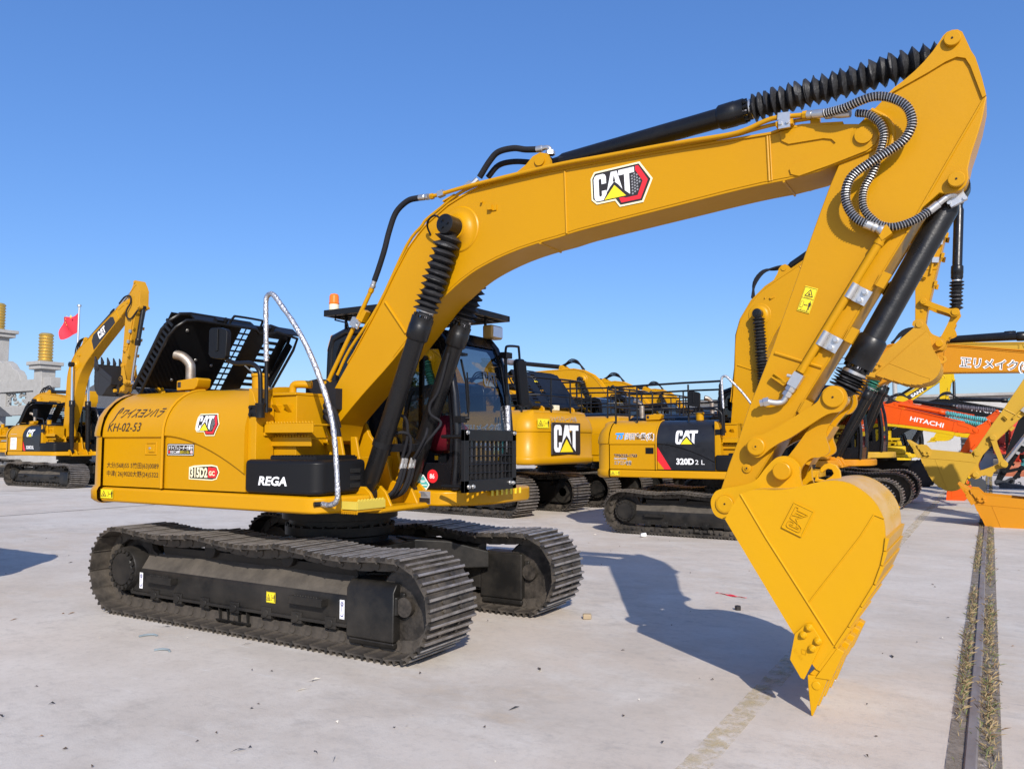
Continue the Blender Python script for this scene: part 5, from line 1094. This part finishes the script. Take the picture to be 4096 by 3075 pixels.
def decA(root, cw, d1, d2):
    s = MB(); F = pmap((-2.572,.55,1.28),(0,-1,0),(0,0,1)); Q = lambda x,y,h=0: F(x,y,h)
    s.box(-2.575,-2.55,-.42,.62,1.25,1.90,1); s.build('logo_panel', INK, cw, bevel=.02); s = MB(); F = pmap((-2.578,.56,1.30),(0,-1,0),(0,0,1)); cat_word(s, lambda x,y,h=0: F(x,y,h), .55, 0, 1); s.build('maker_logo', [WHT,YELV], cw, smooth=0, recalc=False)
    F = pmap((-2.566,.58,1.96),(0,-1,0),(-.0,0,1)); s = MB(); text(s,'ショベルクレーン仕様',lambda x,y: Vector((-2.55+max(0,(y+.0))*.4,.62-x,1.935+y)),.12,.95/textw('ショベルクレーン仕様')/.12,.0,.1); s.build('rear_lettering', GREYV, cw, smooth=0, recalc=False)
    warning('warning_sticker', pmap((-2.50,1.02,1.78),(-.11,-.99,0),(0,0,1)), .36,.19, cw)
    s = MB()
    for k in range(9): s.box(-1.95+k*.05,-1.93+k*.05,1.237,1.243,1.53,1.66)
    for k in range(6): s.box(-2.02+k*.075,-1.98+k*.075,1.237,1.243,1.90,2.0)
    s.each('vent_slot', INK, root); chain_word('company_lettering', root, '正リメイク(株)', pmap((-.75,1.245,1.74),(-1,0,0),(0,0,1)), .15, 1.15, .0, [mat('slate_vinyl',(.05,.06,.12),.4),WHT],0,.06)
    chain_word('warning_lettering', root, '重機の後ろに入るな', pmap((-1.0,1.245,1.43),(-1,0,0),(0,0,1)), .07, .9, .0, [mat('mid_blue_vinyl',(.1,.2,.5),.4),WHT],0,.05); chain_word('phone_lettering', root, '0554-28-9806', pmap((-1.35,1.245,1.34),(-1,0,0),(0,0,1)), .085, .6, .0, [mat('mid_blue_vinyl',(.1,.2,.5),.4),WHT],0,.05)
    MB().box(-2.3,-2.1,-.05,.12,2.16,2.27).build('rear_lamp', IVORY, root, bevel=.01)
def decLid(root, cw, d1, d2): pass
A = excavator('excavator', 'yellow excavator seen from behind with white maker letters on its black counterweight panel', (-5.55,10.55,0), 173, 1.1, dict(lid=True,rails=True,decals=decA,lugs=True,bell=GRNB,db=2,ds=6,dk=-30), P_(YEL))
excavator('excavator', 'yellow excavator just beyond the one with the letters on its counterweight', (-5.2,14.0,0), 178, 1.08, dict(rails=True,db=-16,ds=0,dk=-20,far=True,bell=GRYB,visor=True), P_(YEL))
excavator('excavator', 'yellow excavator third in the row facing left, half hidden behind guard rails', (-5.0,17.2,0), 180, 1.08, dict(rails=True,db=-14,far=True,dk=-30), P_(YEL))
def decC(bm_, st, Lb, Ls):
    s = MB(); s.face([Lb((u,-.130,q)) for u,q in ((2.75,3.70),(3.75,3.68),(3.55,3.42),(2.85,3.36))],1); F = lambda x,y,h=0: Lb((3.55-x,-.128+h,3.45+y)); cat_word(s,F,.22,0,2); s.build('maker_logo',[WHT,INK,YELV],bm_,smooth=0,recalc=False)
excavator('excavator', 'yellow excavator with a black logo patch on its boom, boom arching above the guard rails', (-5.5,20.4,0), 180, 1.16, dict(db=-1,ds=27,far=True,dk=-30,abell=GRYB,fdecals=decC), P_(YEL))
excavator('excavator', 'yellow excavator whose arched boom shows just right of the tall black rail post', (-5.2,23.6,0), 180, 1.12, dict(rails=True,db=-4,ds=10,far=True,dk=-30), P_(YEL))
excavator('excavator', 'yellow excavator farthest back in the row facing left, stick raised on a grey sleeved cylinder', (-5.5,28.9,0), 180, 1.12, dict(db=-4,ds=24,far=True,dk=-30,abell=GRYB), P_(YEL))
def decF(bm_, st, Lb, Ls):
    s = MB(); F = lambda x,y,h=0: Lb((2.95+x,VN-.006-h,3.42+y-.0))
    s = chain_word('company_lettering', bm_, '正リメイク(株)', F, .21, 1.28, .0, [INK,WHT], 0, .07)
excavator('excavator', 'amber yellow excavator with Japanese lettering on its long boom, bucket low at the right', (1.67,13.1,0), 0, 1.05, dict(db=-7.3,ds=6.5,dk=-126,bell=GRNB,fdecals=decF,kl=1.35), P_(YELO, bucket=YELO))
excavator('excavator', 'khaki yellow excavator with chrome boom rods, bucket curled open beneath its stick', (1.53,17.3,0), 0, 1.15, dict(db=-1.8,bs=.93,ds=-11.5,dk=-127,bell=None,kl=1.2), P_(YELK))
def decH(word, wd, mats, u=2.9, q=3.46, sz=.2):
    def f(bm_, st, Lb, Ls): chain_word('maker_lettering', bm_, word, lambda x,y,h=0: Lb((u+x,VN-.006-h,q+y)), sz, wd, .02, mats)
    return f
excavator('excavator', 'small orange excavator with white maker letters on its boom and turquoise sleeves', (.45,20.7,0), 0, .82, dict(bs=1.1,db=-14.5,ds=-7,ss=.72,ks=.9,dk=-38,bell=TURB,far=True,bl=1.6,fdecals=decH('HITACHI',1.0,[WHT],2.95,3.47,.2)), P_(ORG, acyl=ORG))
excavator('excavator', 'small bright yellow excavator with a grey dozer blade between two orange ones', (.4,23.2,0), 0, .82, dict(bs=1.1,db=-16,ds=-4,ss=.75,ks=.9,dk=-38,bell=TURB,far=True,blade=True), P_(YELP))
excavator('excavator', 'deep orange excavator with a black stick cylinder, grey sleeve and dark bucket', (.4,25.4,0), 0, .87, dict(bs=1.1,db=-12,ds=-2,ss=.85,dk=-30,bell=GRYB,far=True,blade=True,fdecals=decH('DOOSAN',1.0,[WHT],2.95,3.47,.2)), P_(ORGD, bucket=mat('slate_bucket',(.045,.05,.06),.5,var=.3), stick=ORGD))
excavator('wheeled_excavator', 'black boomed wheeled excavator with big black tyres and a dark bucket', (1.9,28.4,0), 0, 1.0, dict(bs=.9,db=-11,ds=1,dk=-20,bell=TURB,far=True,wheels=True,fdecals=decH('HYUNDAI',1.45,[WHT],3.0,3.52,.22)), P_(YELP, boom=BLKP, stick=BLKP, bucket=mat('slate_bucket',(.045,.05,.06),.5)))
def decS(bm_, st, Lb, Ls):
    s = MB(); s.face([Lb((u,VN-.008,q)) for u,q in ((2.75,3.40),(3.85,3.44),(3.95,3.70),(2.75,3.66))],0); s.build('letter_panel', INK, bm_, smooth=0, recalc=False)
    chain_word('maker_lettering', bm_, 'SANY', lambda x,y,h=0: Lb((2.95+x,VN-.014-h,3.45+y)), .22, .8, .04, [WHT])
excavator('excavator', 'yellow excavator far back with a steeply raised boom and black letter panel', (1.2,34,0), 0, .78, dict(db=31,ds=20,dk=-60,bell=None,far=True,fdecals=decS), P_(YELP))
excavator('excavator', 'turquoise excavator reaching in from the right edge of the yard', (12.0,22.6,0), 180, 1.0, dict(db=-3,ds=-6,dk=-30,bell=TURB,far=True), P_(TEAL))
excavator('excavator', 'red excavator far away facing the camera with a rusty bucket lowered', (6.75,44.2,0), -90, .95, dict(db=-14,ds=-12,dk=20,bell=None,far=True), P_(REDM, bucket=RUST))
def decL(root, cw, d1, d2):
    s = MB(); F = hoodmap(-.90,1.72,1,.004); cat_word(s, lambda x,y,h=0: F(x,y,h), .25, 0, 1); s.build('maker_logo', [WHT,YELV], d2, smooth=0, recalc=False, roll=hood_v)
    s = MB(); F = side(-.95,1.30,HV+.016); text(s,'320D2L',F,.15,.5/textw('320D2L',.03)/.15,.03); s.build('model_lettering', WHT, d2, smooth=0, recalc=False)
    s = MB(); F = side(-1.165,1.23,HV+.018); s.face([F(x,y) for x,y in ((.0,.34),(.0,.10),(.06,.0),(.18,0))],0); s.build('red_stripe', REDV, d2, smooth=0, recalc=False)
    s = MB(); F = side(-1.98,1.28,HV+.016); s.face([F(x,y) for x,y in ((0,0),(.40,.0),(.40,.46),(0,.46))],0); s.face([F(x,y,.004) for x,y in ((0,.46),(.40,.46),(.40,.54),(0,.54))],1)
    for k in range(9): s.face([F(x,y,.004) for x,y in ((.04,.05+k*.045),(.34-(k%3)*.05,.05+k*.045),(.34-(k%3)*.05,.062+k*.045),(.04,.062+k*.045))],2)
    s.build('notice_sheet', [WHT,LBLU,GREYV], d1, smooth=0, recalc=False)
def decL2(bm_, st, Lb, Ls):
    s = MB(); s.face([Lb((u,VN-.006,q)) for u,q in ((2.70,3.30),(3.10,3.33),(4.02,3.42),(4.02,3.63),(3.90,3.72),(2.90,3.74),(2.75,3.62))],1); F = lambda x,y,h=0: Lb((3.12+x,VN-.012-h,3.42+y)); cat_word(s,F,.25,0,0); s.build('maker_logo',[WHT,INK,YELV],bm_,smooth=0,recalc=False)
L_ = excavator('excavator', 'used yellow excavator far off at the left with its boom raised high and dark bucket', (-24.7,11.65,0), 0, 1.08, dict(lid=True,db=31,bs=1.1,ds=17,dk=-150,bell=None,decals=decL,fdecals=decL2,bl=1.75,al=1.7,blackbox=True), P_(YEL, hood2=BHOOD, stick=YELW, bucket=mat('black_bucket',(.02,.017,.016),.45,wear=.2,wearcol=(.14,.07,.03)), link=YELW))
excavator('excavator', 'yellow excavator at the far left edge, only its arched boom showing by the gateway', (-35.2,15.2,0), 0, 1.1, dict(db=-6,ds=-10,dk=-60,bell=None,far=True), P_(YEL))
excavator('excavator', 'yellow excavator standing just outside the left edge, throwing its shadow on the concrete', (-6.45,-2.99,0), 180, 1.0, dict(db=-6,far=True,dk=-20), P_(YEL))
# ---------------------------------------------------------------- gateway, hall, walls, poles, trees at the back
g = tag(empty('stone_gateway', (-44,20.4,0)), 'grey carved stone memorial gateway with gilded pillar tops at the left', 'gateway')
def pillar(x, h, wd):
    s = MB(); s.box(x-wd,x+wd,-wd,wd,0,h); s.box(x-wd*1.5,x+wd*1.5,-wd*1.5,wd*1.5,h-.35,h-.1); s.box(x-wd*1.75,x+wd*1.75,-wd*1.75,wd*1.75,h-.1,h+.12); s.box(x-wd*1.5,x+wd*1.5,-wd*1.5,wd*1.5,0,.7)
    o = s.build('pillar', STONE, g, bevel=.03)
    f = MB(); pr = []
    for k in range(9): pr += [(k*.19,.34),(k*.19+.1,.42),(k*.19+.18,.36)]
    f.lathe((x,0,h+.12),(x,0,h+9),pr+[(1.75,.3),(1.78,0)],18).build('finial', GOLD, o, smooth=50)
    return o
pillar(.70,6.35,.42); p2 = pillar(-5.0,8.7,.5)
s = MB()
for i,c in enumerate('義烈千秋'): text(s, c, lambda x,y: (-5.25+x, -.51, 7.6-i*.75+y), .6)
s.build('carved_characters', GOLD, p2, smooth=0, recalc=False)
s = MB(); s.box(-4.5,.3,-.3,.3,4.75,5.45); s.box(-4.5,.3,-.25,.25,3.3,3.85); s.box(-4.5,-3.3,-.2,.2,3.85,4.75); s.box(-.9,.3,-.2,.2,3.85,4.75); s.box(1.1,1.9,-.3,.3,4.9,5.5)
s.prism([(-4.5,5.45),(-4.5,6.5),(-4.2,6.8),(-3.8,6.6),(-3.4,6.75),(-2.9,6.55),(-2.5,6.2),(-2.0,6.05),(-1.7,5.75),(-1.6,5.45)], -.22,.22)
s.build('lintel', STONE, g, bevel=.02)
s = MB(); rr = random.Random(5); s.box(-3.3,-.9,-.06,.06,3.85,3.93); s.box(-3.3,-.9,-.06,.06,4.67,4.75)
for i in range(26):
    x, z = rr.uniform(-3.2,-1.0), rr.uniform(3.95,4.65); s.lathe((x,-.1,z),(x,1,z),[(0,rr.uniform(.06,.14)),(.12,.1)],7)
s.build('fretwork_panel', STONE, g)
h = tag(empty('tiled_hall', (-56,31,0)), 'hall with a grey tiled roof between the stone gateway and the flagpole', 'building')
MB().box(-3,4.6,0,7,0,4.2).build('wall', RENDER, h)
s = MB(); s.loft([[(-3.6,-1.0,4.1),(-3.6,3,6.9),(-3.6,8,4.1)],[(5.2,-1.0,4.1),(5.2,3,6.9),(5.2,8,4.1)]])
for k in range(29): x = -3.5+k*.308; s.tube([(x,-1.02,4.13),(x,3,6.94)],.075,6)
s.box(-3.7,5.3,2.75,3.25,6.8,7.15); s.build('roof', TILE, h, smooth=30)
h2 = tag(empty('garden_wall', (-41,17.0,0)), 'low wall with a grey tiled coping in front of the stone gateway', 'wall')
MB().box(-6,-1.4,0,.4,0,3.2).build('wall', RENDER, h2); s = MB(); s.prismx([(-.6,3.1),(.2,3.75),(1.0,3.1)],-6.2,-1.0)
for k in range(17): x = -6.1+k*.3; s.tube([(x,-.62,3.13),(x,.2,3.80)],.07,6)
s.build('coping', TILE, h2)
tag(MB().box(-75,-17.5,14.1,14.35,0,1.75).build('boundary_wall', CONC, bevel=.02), 'long grey concrete wall behind the far left excavator', 'wall')
f = tag(empty('flagpole', (-39.6,20.2,0)), 'tall steel flagpole flying a red flag above the far left excavator', 'flagpole')
MB().lathe((0,0,0),(0,0,20),[(0,.09),(4,.08),(9.3,.055),(9.5,.055),(9.5,.12),(9.6,.12),(9.62,.0)],12).build('pole', STEEL, f)
rows = []
for i in range(13):
    t = i/12; rows.append([(-.06-1.75*t+.1*math.sin(j*.9+2*t)*t, .16*math.sin(t*7+j*.7)*t, 9.15-.28*t-.09*math.sin(t*5)-1.15*(j/7)+(.25*t*(j/7)*math.sin(6*t))) for j in range(8)])
fl = MB().loft(rows).build('flag', FLAGR, f, smooth=70, recalc=False)
s = MB()
for x,z,r in ((-.45,8.92,.13),(-.85,8.98,.05),(-.98,8.82,.05),(-.98,8.62,.05),(-.85,8.47,.05)):
    s.face([(x+r*(1 if k%2==0 else .4)*math.sin(k*math.pi/5), -.22, z+r*(1 if k%2==0 else .4)*math.cos(k*math.pi/5)) for k in range(10)])
s.build('star', YELV, fl, smooth=0, recalc=False)
wz = tag(empty('warehouse', (2,47,0)), 'pale rendered warehouse wall with dark windows beyond the machines at the right', 'building')
MB().box(-30,16,0,12,0,4.3).build('wall', RENDER, wz)
for x in (-5.2,-12,-19,3.2): 
    wn = MB(); wn.box(x-1.2,x+1.2,-.04,.02,1.2,2.9); wo = wn.build('window', INK, wz)
    s = MB(); 
    for k in range(6): s.box(x-1.2,x+1.2,-.07,-.04,1.25+k*.3,1.29+k*.3)
    s.box(x-1.3,x+1.3,-.08,-.03,2.9,3.0); s.box(x-1.3,x+1.3,-.1,-.03,1.1,1.2); s.build('window_bars', GREYV, wo)
MB().box(-30.4,16.4,-.4,12.4,4.3,4.45).build('roof', CONC, wz)
for i,(x,y,h,wd) in enumerate(((-18,112,5.5,9),(-4,135,7,8),(-8,130,6,7))):
    b = tag(empty('distant_block', (x,y,0)), ('low pale building far away behind the orange booms','brownish building far away behind the power poles','small grey building far away right of the others')[i], 'building')
    MB().box(-wd,wd,0,8,0,h).build('wall', (RENDER,mat('brown_render',(.33,.25,.19),.9,var=.4),CONC)[i], b); MB().box(-wd-.3,wd+.3,-.3,8.3,h,h+.4).build('roof', TILE, b)
for i,x in enumerate((2.2,4.0)):
    p = tag(empty('power_pole', (x-6.6,82,0)), ('left one of two concrete power poles beyond the black boom','right one of two concrete power poles beyond the black boom')[i], 'power pole')
    MB().lathe((0,0,0),(0,0,20),[(0,.28),(10.6,.2),(10.6,0)],10).build('pole', CONC, p); s = MB(); s.box(-1.1,1.1,-.07,.07,9.7,9.85); s.box(-.8,.8,-.07,.07,8.9,9.05)
    for k in (-1,-.5,.5,1): s.lathe((k,0,9.85),(k,0,20),[(0,.07),(.1,.1),(.2,.05),(.3,.08),(.32,0)],8)
    s.build('crossarm', STEEL, p)
for k,(z0,dy) in enumerate(((10.15,0),(9.6,.4),(9.1,-.4))):
    s = MB(); s.tube([(-16+t*9.0, 82+dy, z0+.3*math.sin(t*.8)) for t in [i*.5 for i in range(19)]], .035, 5)
    tag(s.build('power_line', BLKP), ('topmost thin power line crossing the sky low at the right','middle thin power line crossing the sky low at the right','lowest thin power line crossing the sky low at the right')[k], 'power line', 'power lines between the poles')
def tree(x, y, h, r, seed, label):
    t = tag(empty('tree', (x,y,0)), label, 'tree'); rr = random.Random(seed); s = MB()
    s.tube(sm([(0,0,0),(.05,.03,h*.35),(-.04,.06,h*.75)],4),.2,8,rs=[.2-.012*i for i in range(9)]); tips = []
    for i in range(9):
        a = i*2.4; z = h*(.4+.05*i); e = (r*.8*math.cos(a),r*.8*math.sin(a),z+h*.2); s.tube(sm([(0,0,z),(e[0]*.5,e[1]*.5,z+h*.08),e],3),.05,5); tips.append(e)
    s.build('trunk', BARK, t); c = MB()
    for i in range(2600):
        e = rr.choice(tips+[(0,0,h*.9)]); q = [e[k]+rr.gauss(0,r*.22) for k in range(3)]
        if q[2] < h*.3: continue
        a, b = Vector((rr.gauss(0,1),rr.gauss(0,1),rr.gauss(0,1))).normalized()*.16, Vector((rr.gauss(0,1),rr.gauss(0,1),rr.gauss(0,.6))).normalized()*.09
        p = Vector(q); c.add([p-a,p+b,p+a,p-b],[(0,1,2,3)])
    c.build('crown', LEAF, t, smooth=0, recalc=False)
tree(-18.2,21.5,5.2,1.7,3,'small leafy tree showing between the open hood and the boom foot')
tree(-21.0,24.5,4.6,1.5,4,'leafy tree half hidden behind the foreground machine')
# ---------------------------------------------------------------- litter on the concrete
s = MB(); s.lathe((0,0,.04),(1,0,.045),[(0,.028),(.085,.04),(.088,.038)],14); o = s.build('paper_cup', WHT); o.location=(.17,7.2,0); o.rotation_euler=(0,0,.6); tag(o,'white paper cup lying near the track of the excavator with rails','cup')
rows = [[(-.18+.05*i+.004*j, .02*math.sin(i)+.012*j, .008+.008*math.sin(i*1.3+j)) for j in range(4)] for i in range(8)]
o = MB().loft(rows).build('red_scrap', REDV, smooth=0, recalc=False); o.location=(2.98,2.72,0); o.rotation_euler=(0,0,-.3); tag(o,'flattened red plastic scrap in the shadow of the stick','litter')
o = MB().box(-.04,.04,-.03,.03,0,.05).build('wood_block', mat('raw_wood',(.36,.28,.18),.8,var=.4), bevel=.01); o.location=(2.15,.92,0); o.rotation_euler=(0,0,.5); tag(o,'small pale wooden block left of the stick shadow','litter')
o = MB().lathe((0,0,0),(0,0,1),[(0,.03),(.04,.03),(.045,.02)],8).build('metal_nut', INK); o.location=(3.25,2.05,0); tag(o,'little black metal nut right of the stick shadow','litter')
for k,(x,y,r) in enumerate(((.19,-1.62,.7),(.72,-1.86,.2))):
    o = MB().tube(sm([(-.07,-.01,.008),(-.02,.025,.012),(.04,.025,.012),(.075,0,.008)],4),.009,6).build('plastic_offcut', mat('grey_offcut',(.2,.24,.26),.5)); o.location=(x-.95,y,0); o.rotation_euler=(0,0,r)
    tag(o,('curved grey plastic offcut lying against the near track','curved grey plastic offcut lying clear of the near track')[k],'litter')
rr = random.Random(21); s = MB()
for i in range(260):
    d = rr.uniform(2.2,16); a = rr.uniform(-.62,.62); fx, fy = -math.sin(.5418+a), math.cos(.5418+a); x, y = 5.45+fx*d, -5.927+fy*d
    l = rr.choice((.01,.014,.02,.05)); t = rr.uniform(0,6.3); wd = rr.uniform(.002,.008); c, q = math.cos(t), math.sin(t); h = rr.uniform(.006,.016)
    s.add([(x-c*l-q*wd,y-q*l+c*wd,.004),(x-c*l*.2+q*wd,y-q*l*.2-c*wd,.004+h*.6),(x+c*l,y+q*l,.005),(x+c*l*.3-q*wd*1.4,y+q*l*.3+c*wd*1.4,.004+h)],[(0,1,2,3)],rr.choice((0,1,1,2,3)))
o = s.build('leaf_litter', [mat('dead_leaf',(.28,.16,.07),.85),mat('twig_brown',(.07,.05,.035),.9),mat('pale_chip',(.6,.55,.45),.8),mat('dark_chip',(.03,.03,.03),.7)], smooth=0, recalc=False); tag(o,'dead leaves, twigs and chips scattered over the concrete','litter',None,'stuff')
# birds
for k,(x,y,z) in enumerate(((-9.0,12.6,7.2),(-7.5,11.5,7.9))):
    s = MB(); s.lathe((-.09,0,0),(.12,0,0),[(0,.01),(.05,.03),(.12,.028),(.19,.012),(.21,0)],8); s.face([(-.02,0,.01),(.05,0,.01),(.0,.16,.05),(-.04,.15,.05)]); s.face([(-.02,0,.01),(.05,0,.01),(.0,-.16,.05),(-.04,-.15,.05)])
    o = s.build('bird', INK, smooth=40, recalc=False); o.location=(x,y,z); o.rotation_euler=(0,0,1.+k*2); tag(o,('small dark bird flying left of the boom, the lower one','small dark bird flying left of the boom, the upper one')[k],'bird')
